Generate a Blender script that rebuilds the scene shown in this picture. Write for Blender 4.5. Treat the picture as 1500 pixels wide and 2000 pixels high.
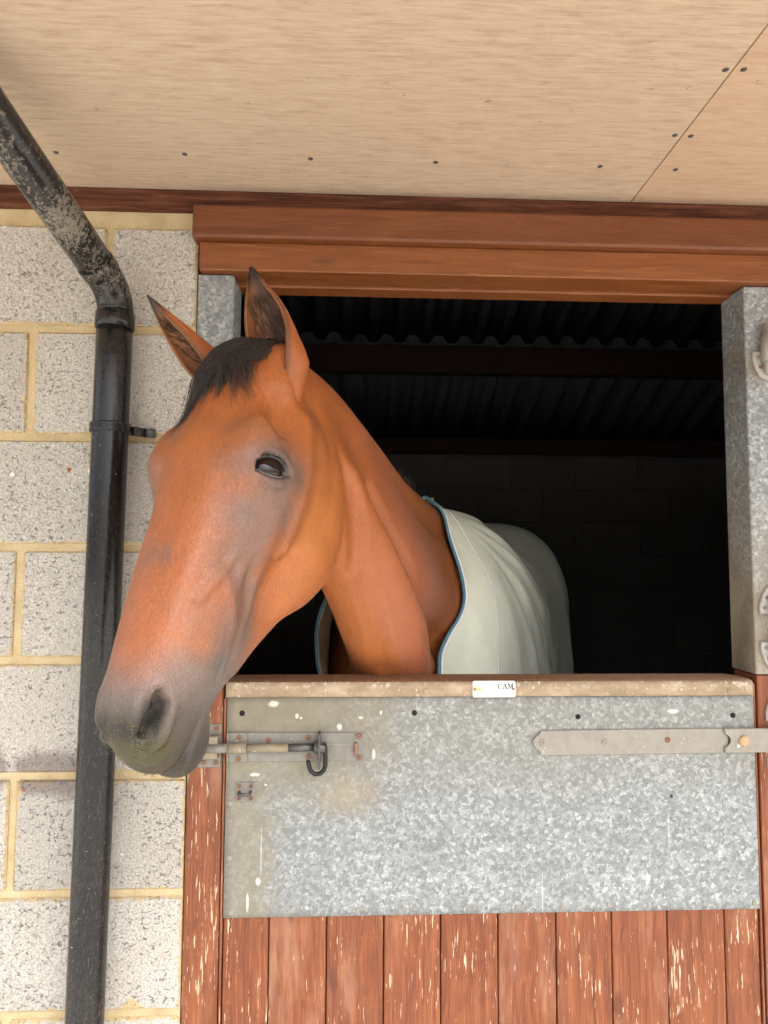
import bpy, bmesh, math, random
import numpy as np
from mathutils import Vector, Matrix
random.seed(7); rng = np.random.default_rng(7)
for o in list(bpy.data.objects): bpy.data.objects.remove(o)
sc = bpy.context.scene
R = math.radians
# ------------------------------------------------------------------ camera
CAM = Vector((0.0, -1.4592, 1.5))
PITCH, YAW, ROLL = R(4.127), R(2.5445), R(0.2525)
cd = bpy.data.cameras.new('camera'); cam = bpy.data.objects.new('camera', cd)
sc.collection.objects.link(cam); sc.camera = cam
fw = Vector((math.sin(YAW)*math.cos(PITCH), math.cos(YAW)*math.cos(PITCH), math.sin(PITCH)))
rt = Vector((math.cos(YAW), -math.sin(YAW), 0)); up = rt.cross(fw)
rt2 = math.cos(ROLL)*rt + math.sin(ROLL)*up; up2 = -math.sin(ROLL)*rt + math.cos(ROLL)*up
cam.matrix_world = Matrix(((rt2.x, up2.x, -fw.x, CAM.x), (rt2.y, up2.y, -fw.y, CAM.y), (rt2.z, up2.z, -fw.z, CAM.z), (0, 0, 0, 1)))
cd.sensor_fit = 'VERTICAL'; cd.sensor_height = 36.0; cd.lens = 1387/2000*36
cd.clip_start = 0.02; cd.clip_end = 2000
# ------------------------------------------------------------------ world, sun, exposure
SUN_EL, SUN_AZ = R(54), R(142)      # azimuth measured from +y towards +x
w = bpy.data.worlds.new('World'); sc.world = w; w.use_nodes = True
nt = w.node_tree; nt.nodes.clear()
sky = nt.nodes.new('ShaderNodeTexSky'); sky.sky_type = 'NISHITA'; sky.sun_disc = False
sky.sun_elevation = SUN_EL; sky.sun_rotation = SUN_AZ
sky.air_density = 1.0; sky.dust_density = 6.0; sky.ozone_density = 1.0
bg = nt.nodes.new('ShaderNodeBackground'); bg.inputs['Strength'].default_value = 0.15
hs = nt.nodes.new('ShaderNodeHueSaturation'); hs.inputs['Saturation'].default_value = 0.45
wo = nt.nodes.new('ShaderNodeOutputWorld')
nt.links.new(sky.outputs[0], hs.inputs['Color']); nt.links.new(hs.outputs[0], bg.inputs[0]); nt.links.new(bg.outputs[0], wo.inputs[0])
sl = bpy.data.lights.new('sun', 'SUN'); sl.energy = 1.2; sl.angle = R(20); sl.color = (1, 0.96, 0.90)
so = bpy.data.objects.new('sun', sl); sc.collection.objects.link(so)
sd = Vector((math.sin(SUN_AZ)*math.cos(SUN_EL), math.cos(SUN_AZ)*math.cos(SUN_EL), math.sin(SUN_EL)))
so.rotation_euler = sd.to_track_quat('Z', 'Y').to_euler(); so.location = (0, -8, 12)
sc.view_settings.view_transform = 'Standard'; sc.view_settings.look = 'None'
sc.view_settings.exposure = 1.95; sc.view_settings.gamma = 1.0; sc.view_settings.use_curve_mapping = False
sc.render.engine = 'CYCLES'; sc.cycles.max_bounces = 10; sc.cycles.diffuse_bounces = 5; sc.cycles.use_adaptive_sampling = True; sc.cycles.adaptive_threshold = 0.02

# ------------------------------------------------------------------ helpers: objects
COL = sc.collection
def props(o, label=None, cat=None, group=None, kind=None):
    if label: o['label'] = label
    if cat: o['category'] = cat
    if group: o['group'] = group
    if kind: o['kind'] = kind
    return o
def empty(name, loc, label, cat, group=None):
    o = bpy.data.objects.new(name, None); COL.objects.link(o); o.location = loc; o.empty_display_size = 0.1
    return props(o, label, cat, group)
def wloc(p):
    v = Vector((0, 0, 0))
    while p is not None: v = v + p.location; p = p.parent
    return v
def link(name, me, parent=None, loc=(0, 0, 0)):
    """loc is in world space"""
    o = bpy.data.objects.new(name, me); COL.objects.link(o)
    if parent is not None: o.parent = parent; o.location = Vector(loc) - wloc(parent)
    else: o.location = loc
    return o
def obj(name, bm, mat, parent=None, smooth=False, loc=(0, 0, 0)):
    me = bpy.data.meshes.new(name); bmesh.ops.recalc_face_normals(bm, faces=bm.faces[:]); bm.to_mesh(me); bm.free()
    me.materials.append(mat)
    if smooth: me.shade_smooth()
    return link(name, me, parent, loc)
def pyobj(name, V, F, mat, parent=None, smooth=True):
    me = bpy.data.meshes.new(name); me.from_pydata([tuple(v) for v in V], [], F); me.materials.append(mat)
    if smooth: me.shade_smooth()
    me.update(); return link(name, me, parent)
# ------------------------------------------------------------------ helpers: shapes
def box(bm, x0, x1, y0, y1, z0, z1, bev=0.0, seg=1):
    vs = [bm.verts.new((x, y, z)) for x in (x0, x1) for y in (y0, y1) for z in (z0, z1)]
    fs = [bm.faces.new([vs[i] for i in q]) for q in ((0, 1, 3, 2), (4, 6, 7, 5), (0, 4, 5, 1), (2, 3, 7, 6), (0, 2, 6, 4), (1, 5, 7, 3))]
    if bev > 0:
        es = list({e for f in fs for e in f.edges})
        bmesh.ops.bevel(bm, geom=es, offset=bev, segments=seg, affect='EDGES', profile=0.5)
    return bm
def B(*a, **k): return box(bmesh.new(), *a, **k)
def tube(bm, pts, r, n=12, cap=True):
    pts = [Vector(p) for p in pts]; m = len(pts)
    rs = r if isinstance(r, (list, tuple, np.ndarray)) else [r]*m
    t0 = (pts[1]-pts[0]).normalized(); a = t0.orthogonal().normalized(); rings = []
    for i, p in enumerate(pts):
        t = (pts[min(i+1, m-1)]-pts[max(i-1, 0)]).normalized()
        a = (a - t*a.dot(t)).normalized(); b = t.cross(a)
        rings.append([bm.verts.new(p + float(rs[i])*(math.cos(2*math.pi*k/n)*a + math.sin(2*math.pi*k/n)*b)) for k in range(n)])
    for i in range(m-1):
        for k in range(n): bm.faces.new((rings[i][k], rings[i][(k+1) % n], rings[i+1][(k+1) % n], rings[i+1][k]))
    if cap: bm.faces.new(rings[0][::-1]); bm.faces.new(rings[-1])
    return bm
def prism(bm, poly, y0, y1, bev=0.0):
    """polygon in x,z extruded along y (y0 front, y1 back)"""
    a = [bm.verts.new((x, y0, z)) for x, z in poly]; b = [bm.verts.new((x, y1, z)) for x, z in poly]; n = len(poly)
    f0 = bm.faces.new(a); bm.faces.new(b[::-1])
    for i in range(n): bm.faces.new((a[i], b[i], b[(i+1) % n], a[(i+1) % n]))
    if bev > 0: bmesh.ops.bevel(bm, geom=list(f0.edges), offset=bev, segments=1, affect='EDGES')
    return bm
def arc(cx, cz, r, a0, a1, n=8): return [(cx+r*math.cos(R(a0+(a1-a0)*i/n)), cz+r*math.sin(R(a0+(a1-a0)*i/n))) for i in range(n+1)]
def dome(bm, x, y, z, r, h, n=12):
    """a rivet or screw head standing on a face that looks towards -y"""
    rings = []
    for rr, hh in ((1, 0), (1, .35), (.8, .8), (.4, 1)):
        rings.append([bm.verts.new((x+r*rr*math.cos(2*math.pi*k/n), y-h*hh, z+r*rr*math.sin(2*math.pi*k/n))) for k in range(n)])
    for i in range(3):
        for k in range(n): bm.faces.new((rings[i][k], rings[i][(k+1) % n], rings[i+1][(k+1) % n], rings[i+1][k]))
    bm.faces.new(rings[-1]); return bm
def screw(bm, x, y, z, r=.0055, h=.002, ang=None):
    """pan head with a cross recess: disc, rim and four wedges"""
    n = 16; ang = random.uniform(0, 1.5) if ang is None else ang
    o = [bm.verts.new((x+r*math.cos(2*math.pi*k/n), y, z+r*math.sin(2*math.pi*k/n))) for k in range(n)]
    t = [bm.verts.new((x+r*.86*math.cos(2*math.pi*k/n), y-h, z+r*.86*math.sin(2*math.pi*k/n))) for k in range(n)]
    for k in range(n): bm.faces.new((o[k], o[(k+1) % n], t[(k+1) % n], t[k]))
    c = []
    for k in range(8):
        rr = r*.62 if k % 2 == 0 else r*.2
        c.append(bm.verts.new((x+rr*math.cos(ang+k*math.pi/4), y-h, z+rr*math.sin(ang+k*math.pi/4))))
    ctr = bm.verts.new((x, y-h*.1, z))
    for k in range(8): bm.faces.new((c[k], c[(k+1) % 8], ctr))
    # ring between t (16) and c (8)
    sh = int(round(ang/(2*math.pi/n)))
    for k in range(8):
        a0, a1, a2 = t[(2*k+sh) % n], t[(2*k+1+sh) % n], t[(2*k+2+sh) % n]
        bm.faces.new((a0, a1, c[k])); bm.faces.new((a1, a2, c[(k+1) % 8])); bm.faces.new((a1, c[(k+1) % 8], c[k]))
    return bm
# ------------------------------------------------------------------ helpers: nodes
class M:
    def __init__(s, name, rough=.6, metal=0, spec=.5):
        s.m = bpy.data.materials.new(name); s.m.use_nodes = True; s.t = s.m.node_tree; s.b = s.t.nodes['Principled BSDF']
        s.b.inputs['Roughness'].default_value = rough; s.b.inputs['Metallic'].default_value = metal; s.b.inputs['Specular IOR Level'].default_value = spec
        s.tc = s.t.nodes.new('ShaderNodeTexCoord'); s.o = s.tc.outputs['Object']
    def nd(s, ty): return s.t.nodes.new(ty)
    def put(s, sock, v):
        if isinstance(v, bpy.types.NodeSocket): s.t.links.new(v, sock)
        elif isinstance(v, (tuple, list)) and len(v) == 3 and sock.type == 'RGBA': sock.default_value = (*v, 1)
        else: sock.default_value = v
    def set(s, **k):
        for a, v in k.items(): s.put(s.b.inputs[{'col': 'Base Color', 'rough': 'Roughness', 'metal': 'Metallic', 'nrm': 'Normal', 'sheen': 'Sheen Weight', 'sr': 'Sheen Roughness', 'st': 'Sheen Tint', 'spec': 'Specular IOR Level', 'coat': 'Coat Weight', 'cr': 'Coat Roughness'}[a]], v)
        return s
    def map(s, sc=(1, 1, 1), loc=(0, 0, 0), rot=(0, 0, 0), v=None):
        n = s.nd('ShaderNodeMapping'); n.inputs['Scale'].default_value = sc; n.inputs['Location'].default_value = loc; n.inputs['Rotation'].default_value = rot
        s.t.links.new(v or s.o, n.inputs[0]); return n.outputs[0]
    def noise(s, scale, v=None, det=4, ro=.55, dist=0, col=False):
        n = s.nd('ShaderNodeTexNoise'); n.inputs['Scale'].default_value = scale; n.inputs['Detail'].default_value = det; n.inputs['Roughness'].default_value = ro; n.inputs['Distortion'].default_value = dist
        s.t.links.new(v or s.o, n.inputs['Vector']); return n.outputs['Color' if col else 'Fac']
    def vor(s, scale, v=None, feat='F1', out='Distance', rnd=1):
        n = s.nd('ShaderNodeTexVoronoi'); n.feature = feat; n.inputs['Scale'].default_value = scale; n.inputs['Randomness'].default_value = rnd
        s.t.links.new(v or s.o, n.inputs['Vector']); return n.outputs[out]
    def math(s, op, a, b=0.0, c=0.0, clamp=False):
        n = s.nd('ShaderNodeMath'); n.operation = op; n.use_clamp = clamp; s.put(n.inputs[0], a); s.put(n.inputs[1], b); s.put(n.inputs[2], c); return n.outputs[0]
    def step(s, v, a, b, lo=0., hi=1.):
        n = s.nd('ShaderNodeMapRange'); n.interpolation_type = 'SMOOTHSTEP'; s.put(n.inputs[0], v)
        for i, q in enumerate((a, b, lo, hi)): n.inputs[i+1].default_value = q
        return n.outputs[0]
    def ramp(s, v, stops):
        n = s.nd('ShaderNodeValToRGB'); e = n.color_ramp.elements
        while len(e) < len(stops): e.new(.5)
        for q, (p, c) in zip(e, stops): q.position = p; q.color = (*c, 1) if len(c) == 3 else c
        s.t.links.new(v, n.inputs[0]); return n.outputs[0]
    def mix(s, f, a, b, mode='MIX'):
        n = s.nd('ShaderNodeMix'); n.data_type = 'RGBA'; n.blend_type = mode; s.put(n.inputs[0], f); s.put(n.inputs[6], a); s.put(n.inputs[7], b); return n.outputs[2]
    def vadd(s, a, b):
        n = s.nd('ShaderNodeVectorMath'); n.operation = 'ADD'; s.put(n.inputs[0], a); s.put(n.inputs[1], b); return n.outputs[0]
    def vmul(s, a, k):
        n = s.nd('ShaderNodeVectorMath'); n.operation = 'SCALE'; s.put(n.inputs[0], a); n.inputs['Scale'].default_value = k; return n.outputs[0]
    def sep(s, v=None):
        n = s.nd('ShaderNodeSeparateXYZ'); s.t.links.new(v or s.o, n.inputs[0]); return n.outputs
    def bump(s, h, st=.5, d=.002, nrm=None):
        n = s.nd('ShaderNodeBump'); n.inputs['Strength'].default_value = st; n.inputs['Distance'].default_value = d; s.put(n.inputs['Height'], h)
        if nrm is not None: s.t.links.new(nrm, n.inputs['Normal'])
        return n.outputs[0]
    def rand(s): return s.nd('ShaderNodeObjectInfo').outputs['Random']
    def shifted(s, k=37.0):
        n = s.nd('ShaderNodeCombineXYZ'); r = s.rand()
        for i, q in enumerate((k, k*1.7, k*.6)): s.put(n.inputs[i], s.math('MULTIPLY', r, q))
        return s.vadd(s.o, n.outputs[0])
    def attr(s, name, out='Color'):
        n = s.nd('ShaderNodeAttribute'); n.attribute_name = name; return n.outputs[out]
    def band(s, v, c, hw, soft):      # 1 inside |v-c|<hw
        return s.step(s.math('ABSOLUTE', s.math('SUBTRACT', v, c)), hw+soft, hw)
def spot(m, x, z, rx, rz, n, soft=.35):
    """soft elliptical stain in the x,z plane with a ragged rim; 1 inside"""
    X, Y, Z = m.sep(); a = m.math('DIVIDE', m.math('SUBTRACT', X, x), rx); b = m.math('DIVIDE', m.math('SUBTRACT', Z, z), rz)
    d = m.math('SQRT', m.math('ADD', m.math('MULTIPLY', a, a), m.math('MULTIPLY', b, b)))
    d = m.math('ADD', d, m.math('MULTIPLY', m.math('SUBTRACT', n, .5), 1.3)); return m.step(d, 1+soft, 1-soft)
# ------------------------------------------------------------------ materials
def mat_mortar():
    m = M('sand_mortar', .95, spec=.2); n = m.noise(18); f = m.noise(420, det=3, ro=.7)
    c = m.ramp(n, [(.25, (.46, .36, .21)), (.5, (.60, .48, .285)), (.75, (.67, .56, .37))])
    c = m.mix(m.step(f, .35, .7, 0, .5), c, (.36, .26, .13)); c = m.mix(m.step(m.noise(3.5), .55, .75, 0, .6), c, (.45, .40, .33))
    return m.set(col=c, nrm=m.bump(m.math('ADD', f, m.math('MULTIPLY', n, 2)), .7, .004)).m
def mat_block(dark=False):
    m = M('concrete_block', .95, spec=.2); v = m.shifted()
    big = m.noise(7, v); med = m.noise(60, v, 3, .6); fine = m.noise(190, v, 4, .65, .6)
    agg = m.vor(150, m.vadd(v, m.vmul(m.noise(70, v, 2, col=True), .012))); c2 = m.vor(150, v, out='Color')
    grain = m.noise(270, v, 3, .72, .3); base = m.ramp(grain, [(.30, (.22, .205, .185)), (.42, (.42, .40, .37)), (.54, (.525, .505, .475)), (.70, (.74, .725, .69))])
    base = m.mix(m.step(big, .35, .7, .35, 0), base, (.46, .43, .38)); base = m.mix(1.0, base, m.mix(m.rand(), (.82, .81, .785), (1.02, 1.005, .985)), 'MULTIPLY')
    pv = m.noise(1.0, m.map((120, 120, 165), v=v), 3, .62, .6)
    pit = m.step(m.math('SUBTRACT', pv, m.math('MULTIPLY', m.math('SUBTRACT', m.noise(9, v, 2), .5), .16)), .40, .335)
    c = m.mix(m.math('MULTIPLY', pit, .54), base, (.085, .075, .065))
    s1 = m.vor(26, v, out='Color'); sx = m.sep(s1)[0]; dd = m.vor(26, v)
    rustchip = m.math('MULTIPLY', m.step(sx, .955, .965), m.step(dd, .17, .12)); c = m.mix(rustchip, c, (.30, .11, .045))
    white = m.math('MULTIPLY', m.step(sx, .10, .08), m.step(dd, .16, .10)); c = m.mix(white, c, (.78, .76, .72))
    if not dark:
        # mortar smeared over the arrises: distance to the four edges kept as two UV maps in metres
        ds = []
        for nme in ('e0', 'e1'):
            u = m.nd('ShaderNodeUVMap'); u.uv_map = nme; q = m.sep(u.outputs[0]); ds += [q[0], q[1]]
        e = m.math('MINIMUM', m.math('MINIMUM', ds[0], ds[1]), m.math('MINIMUM', ds[2], ds[3]))
        e = m.math('ADD', e, m.math('MULTIPLY', m.math('SUBTRACT', m.noise(55, v, 4, .65), .5), .026))
        sm = m.step(m.math('SUBTRACT', e, m.step(m.noise(6, v), .60, .8, 0, .03)), .006, .0005); c = m.mix(m.math('MULTIPLY', sm, .85), c, m.mix(m.noise(300), (.40, .29, .13), (.60, .46, .23)))
        grime = spot(m, -.585, 1.085, .085, .045, m.noise(14)); g2 = spot(m, -.71, 1.09, .04, .04, m.noise(16)); c = m.mix(m.math('MULTIPLY', m.math('MAXIMUM', grime, g2), .72), c, (.16, .13, .12))
    else: c = m.mix(.62, c, (.06, .06, .058))  # interior copy: block colour darkened to stand for the room's shade
    h = m.math('SUBTRACT', m.math('MULTIPLY', fine, .7), m.math('MULTIPLY', pit, .9)); h = m.math('ADD', h, m.math('MULTIPLY', agg, -.35))
    return m.set(col=c, nrm=m.bump(h, .85, .005)).m
def mat_ply():
    m = M('plywood', .6, spec=.3)
    wv = m.vadd(m.o, m.vmul(m.noise(2.2, col=True), .02))
    g1 = m.noise(1, m.map((17, 150, 1), v=wv), 5, .70, .2); g2 = m.noise(1, m.map((26, 300, 1), v=wv), 4, .65); big = m.noise(1.6, m.map((1, 2.5, 1)))
    c = m.ramp(g1, [(.3, (.38, .272, .19)), (.46, (.465, .352, .256)), (.6, (.51, .396, .296)), (.8, (.565, .45, .345))])
    c = m.mix(m.step(g2, .44, .33, 0, .35), c, (.38, .26, .18)); c = m.mix(m.step(big, .45, .75, 0, .3), c, (.53, .42, .295))
    c = m.mix(m.step(m.noise(1, m.map((30, 60, 1)), 3, .7), .685, .75, 0, .7), c, (.16, .10, .07))
    X, Y, Z = m.sep(); stain = m.math('MULTIPLY', m.step(Y, -.16, -.02), m.step(m.noise(14, det=4, ro=.7), .5, .8, 0, .45)); c = m.mix(stain, c, (.33, .235, .15))
    c = m.mix(m.step(X, .5925, .5935, 0, .30), c, (.50, .29, .17))
    return m.set(col=c, nrm=m.bump(m.math('ADD', g1, g2), .25, .001)).m
def mat_beam():
    m = M('rough_dark_timber', .85, spec=.2); g = m.noise(1, m.map((8, 60, 150)), 5, .65, .4); k = m.noise(11, m.map((1, 4, 4)))
    c = m.ramp(g, [(.3, (.035, .012, .007)), (.5, (.085, .028, .014)), (.68, (.15, .060, .032))]); c = m.mix(m.step(k, .62, .8, 0, .55), c, (.20, .10, .055))
    return m.set(col=c, nrm=m.bump(g, .9, .004)).m
def mat_lintel():
    m = M('stained_timber', .42, spec=.5); v = m.shifted(3.1)
    kn = m.vor(1, m.map((3.2, 9, 9), v=v)); wv = m.vadd(v, m.vmul(m.noise(4, v, 2, col=True), .03))
    g = m.noise(1, m.map((3.5, 70, 70), v=wv), 5, .6, .9); g2 = m.noise(1, m.map((10, 240, 240), v=wv), 3, .6)
    c = m.ramp(g, [(.25, (.105, .030, .008)), (.5, (.145, .043, .0115)), (.75, (.185, .060, .017))]); c = m.mix(m.step(g2, .42, .3, 0, .4), c, (.15, .04, .012))
    c = m.mix(m.step(kn, .13, .05, 0, .85), c, (.06, .02, .008)); c = m.mix(m.step(g2, .56, .7, 0, .5), c, (.27, .095, .03))
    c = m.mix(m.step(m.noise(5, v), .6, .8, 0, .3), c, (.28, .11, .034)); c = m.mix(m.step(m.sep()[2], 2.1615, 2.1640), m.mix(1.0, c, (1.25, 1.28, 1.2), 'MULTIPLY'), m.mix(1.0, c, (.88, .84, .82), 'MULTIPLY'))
    return m.set(col=c, rough=m.step(g, .3, .7, .38, .55), nrm=m.bump(m.math('ADD', g, g2), .22, .0015)).m
def mat_redwood(post=False):
    """red-brown paint weathered to bare wood along the grain"""
    m = M('flaking_red_paint', .62, spec=.35); v = m.shifted(11.3)
    wv = m.vadd(v, m.vmul(m.noise(5, v, 2, col=True), .02))
    g = m.noise(1, m.map((85, 85, 4.5), v=wv), 5, .6, .5); fl = m.noise(1, m.map((230, 230, 19), v=v), 4, .62); patch = m.noise(6.5, v, 3)
    X, Y, Z = m.sep(v); kn = m.vor(1, m.map((11, 11, 3.6), v=v))
    ring = m.nd('ShaderNodeTexWave'); ring.wave_type = 'RINGS'; ring.inputs['Scale'].default_value = 3.2; ring.inputs['Distortion'].default_value = 2.0; ring.inputs['Detail'].default_value = 2
    m.t.links.new(m.map((26, 26, 3.0), v=wv), ring.inputs[0])
    c = m.ramp(g, [(.28, (.115, .032, .012)), (.5, (.19, .056, .020)), (.72, (.262, .088, .035))])
    c = m.mix(m.step(ring.outputs[1], .3, .9, 0, .28), c, (.12, .030, .016)); hg = m.noise(1, m.map((520, 520, 7), v=wv), 3, .6); c = m.mix(m.step(hg, .5, .7, 0, .45), c, (.38, .15, .075)); c = m.mix(m.step(hg, .44, .3, 0, .5), c, (.10, .026, .012)); c = m.mix(m.step(m.noise(1, m.map((14, 14, 3.2), v=v), 4, .6), .52, .72, 0, .45), c, (.40, .22, .14))
    c = m.mix(m.step(kn, .13, .05, 0, .8), c, (.10, .032, .018))
    bare = m.step(m.math('ADD', fl, m.math('MULTIPLY', m.math('SUBTRACT', patch, .5), .50 if not post else .36)), .648 if not post else .625, .68, 0, .85)
    c = m.mix(bare, c, m.mix(m.noise(90, v), (.62, .40, .25), (.72, .60, .47)))
    h = m.math('SUBTRACT', m.math('ADD', g, m.math('MULTIPLY', fl, .5)), bare)
    return m.set(col=c, rough=m.step(bare, 0, 1, .5, .85), nrm=m.bump(h, .5, .0022)).m
def mat_galv(kind='plate'):
    m = M('galvanised_steel', .5, .15, spec=.4); v = m.o if kind == 'plate' else m.shifted(5.0)
    wv = m.vadd(v, m.vmul(m.noise(100, v, 3, .6, col=True), .014))
    sp = m.sep(m.vor(140, wv, out='Color')); sp2 = m.sep(m.vor(300, wv, out='Color'))
    k = m.math('ADD', m.math('MULTIPLY', sp[0], .62), m.math('MULTIPLY', sp2[1], .38))
    k = m.math('ADD', k, m.math('MULTIPLY', m.math('SUBTRACT', m.noise(10, v), .5), .35))
    c = m.ramp(k, [(.14, (.165, .18, .187)), (.45, (.218, .236, .243)), (.66, (.263, .282, .289)), (.82, (.335, .356, .362)), (.95, (.44, .463, .468))])
    rough = m.step(k, .2, .9, .70, .52)
    if kind == 'plate':
        X, Y, Z = m.sep(); n1 = m.noise(6, det=5, ro=.65); n2 = m.noise(28, det=4, ro=.7)
        L = m.step(m.math('ADD', X, m.math('MULTIPLY', m.math('SUBTRACT', n1, .5), .35)), .22, -.10)             # dirt towards the latch side
        top = m.step(m.math('ADD', Z, m.math('MULTIPLY', m.math('SUBTRACT', n1, .5), .20)), 0.98, 1.13)
        edge = m.step(m.math('ADD', X, m.math('MULTIPLY', m.math('SUBTRACT', n2, .5), .10)), -.10, -.20)
        d = m.math('MAXIMUM', m.math('MULTIPLY', L, m.math('ADD', m.math('MULTIPLY', top, .86), .10)), m.math('MULTIPLY', edge, .78))
        d = m.math('MAXIMUM', d, m.math('MULTIPLY', top, .30))
        d = m.math('MAXIMUM', d, m.math('MULTIPLY', spot(m, -.02, 1.045, .085, .05, n1, .7), .6))
        c = m.mix(d, c, m.mix(n2, (.15, .132, .092), (.27, .243, .180))); c = m.mix(m.math('MULTIPLY', spot(m, -.005, 1.04, .04, .03, n2, .9), .30), c, (.36, .28, .18))
        rough = m.mix(d, rough, (.75, .75, .75)); m.set(metal=m.math('SUBTRACT', .15, m.math('MULTIPLY', d, .15)))
        # white splashes and scratches
        wn = m.noise(230, det=4, ro=.75)
        for (x, z, rx, rz) in ((-.155, 1.218, .012, .007), (-.108, 1.194, .004, .006), (-.023, 1.172, .006, .008), (.046, 1.118, .004, .012), (-.19, 1.08, .012, .004), (-.225, 1.145, .003, .004), (.06, 1.20, .003, .005), (-.10, 1.19, .003, .003), (.645, .96, .0016, .050), (.60, .868, .005, .012), (.02, 1.19, .006, .003), (-.168, 1.06, .003, .003), (-.175, .93, .0014, .06), (-.18, .875, .006, .008), (.385, .84, .0018, .06), (.66, 1.20, .014, .005), (.30, .93, .008, .002), (.02, 1.14, .003, .02), (-.20, .835, .003, .02)):
            c = m.mix(m.math('MULTIPLY', spot(m, x, z, rx*.8, rz*.8, wn, .35), .30 if rz > .03 else .62), c, (.76, .75, .71))
        c = m.mix(spot(m, .652, 1.03, .0035, .0035, wn, .3), c, (.03, .025, .02))
    else:
        X, Y, Z = m.sep(); n1 = m.noise(5, m.map((1, 1, .5)), 4, .6)
        d = m.math('MULTIPLY', m.step(m.math('ADD', Z, m.math('MULTIPLY', m.math('SUBTRACT', n1, .5), .7)), 1.75, 1.35), m.step(X, .3, .5))
        c = m.mix(m.math('MULTIPLY', d, .62), c, m.mix(n1, (.20, .14, .075), (.44, .38, .28)))
        c = m.mix(m.math('MULTIPLY', m.step(m.noise(3, m.map((1, 1, .8), (3, 1, 2)), 3), .5, .66), m.math('MULTIPLY', m.step(X, .3, .5), .80)), c, (.15, .11, .065))  # brown stain, made stronger to stand in for shade on the hinge post
        rough = m.mix(d, rough, (.7, .7, .7))
    return m.set(col=c, rough=rough, nrm=m.bump(m.math('ADD', m.math('MULTIPLY', k, .3), m.noise(420)), .12, .0006)).m
def mat_dullsteel(name, a, b, rust=.25, metal=.35, rough=.55):
    m = M(name, rough, metal, .4); v = m.shifted(2.3); n = m.noise(45, v, 4, .65); f = m.noise(260, v, 3, .7)
    c = m.mix(n, a, b); c = m.mix(m.step(m.noise(22, v, 4, .7), .55, .72, 0, rust), c, (.27, .13, .06)); c = m.mix(m.step(f, .6, .75, 0, .3), c, (.6, .58, .52))
    c = m.mix(m.step(m.noise(70, v, 3), .70, .74, 0, .7), c, (.72, .70, .64))
    return m.set(col=c, nrm=m.bump(f, .25, .0008)).m
def mat_cap():
    m = M('dirty_cap_strip', .7, .1, .35); n = m.noise(16, m.map((1, 1, 2)), 5, .65); f = m.noise(110, m.map((1, 1, .6)), 4, .7); X, Y, Z = m.sep()
    c = m.ramp(n, [(.3, (.21, .15, .095)), (.5, (.325, .245, .165)), (.7, (.43, .345, .24))])
    c = m.mix(m.step(m.noise(9, det=3), .55, .7, 0, .5), c, (.33, .20, .11)); c = m.mix(m.step(f, .60, .68, 0, .75), c, (.72, .68, .60))
    c = m.mix(m.math('MULTIPLY', m.math('MULTIPLY', m.step(m.noise(170, det=4, ro=.7), .54, .62), m.step(m.noise(14), .48, .6)), m.step(Z, 1.244, 1.257)), c, (.74, .69, .62))
    c = m.mix(m.math('MULTIPLY', m.step(n, .48, .36), .35), c, (.30, .25, .16))
    return m.set(col=c, nrm=m.bump(m.math('ADD', n, f), .4, .0015)).m
def mat_captop():
    m = M('worn_rail_top', .7, 0, .35); f = m.noise(1, m.map((220, 300, 300)), 4, .7); n = m.noise(5)
    c = m.mix(n, (.16, .07, .034), (.27, .125, .06)); c = m.mix(m.step(f, .5, .64, 0, .8), c, (.47, .34, .21)); c = m.mix(m.step(f, .42, .3, 0, .7), c, (.06, .028, .015))
    c = m.mix(m.step(m.sep()[0], .25, .75, 0, .55), c, (.42, .32, .22))
    return m.set(col=c, nrm=m.bump(f, .5, .002)).m
def mat_pipe():
    m = M('black_drainpipe', .42, 0, .38); X, Y, Z = m.sep(); d = m.noise(1, m.map((150, 150, 95)), 5, .75, .6); fine = m.noise(1, m.map((260, 260, 130)), 4, .7, 1.2); big = m.noise(5, m.map((2, 2, 1)), 3)
    hair = m.noise(1, m.map((340, 340, 60), rot=(0, .5, .3)), 3, .6, 1.5)
    up_ = m.step(Z, 2.00, 2.06); low = m.step(Z, 1.50, 1.25)
    dust = m.math('MULTIPLY', m.step(m.math('ADD', d, m.math('MULTIPLY', m.math('SUBTRACT', big, .5), .5)), .50, .62), m.math('ADD', m.math('MULTIPLY', up_, .46), .03))
    scr = m.math('MULTIPLY', m.step(hair, .60, .67), m.math('ADD', m.math('MULTIPLY', low, .14), .03))
    c = m.mix(big, (.006, .006, .007), (.012, .012, .013)); c = m.mix(m.math('MULTIPLY', up_, .15), c, (.06, .056, .05))
    c = m.mix(scr, c, (.34, .33, .31)); c = m.mix(dust, c, m.mix(fine, (.16, .13, .10), (.56, .49, .39)))
    c = m.mix(m.step(m.noise(240, det=2), .74, .76, 0, .8), c, (.6, .58, .54)); c = m.mix(m.math('MULTIPLY', m.step(m.noise(75, det=1), .765, .77), m.step(Z, 1.0, .95)), c, (.75, .74, .7))
    rough = m.math('ADD', m.step(m.math('MAXIMUM', dust, scr), 0, .5, .16, .75), m.math('ADD', m.math('MULTIPLY', m.step(fine, .45, .7), .07), m.math('MULTIPLY', low, .06)))
    return m.set(col=c, rough=rough, nrm=m.bump(m.math('ADD', fine, m.math('MULTIPLY', dust, 2)), .15, .001)).m
def mat_plain(name, col, rough=.6, metal=0, spec=.4, var=.3, sc_=60):
    m = M(name, rough, metal, spec); n = m.noise(sc_, det=4, ro=.6)
    return m.set(col=m.mix(n, tuple(x*(1-var) for x in col), tuple(min(1, x*(1+var)) for x in col)), nrm=m.bump(n, .2, .001)).m
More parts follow.
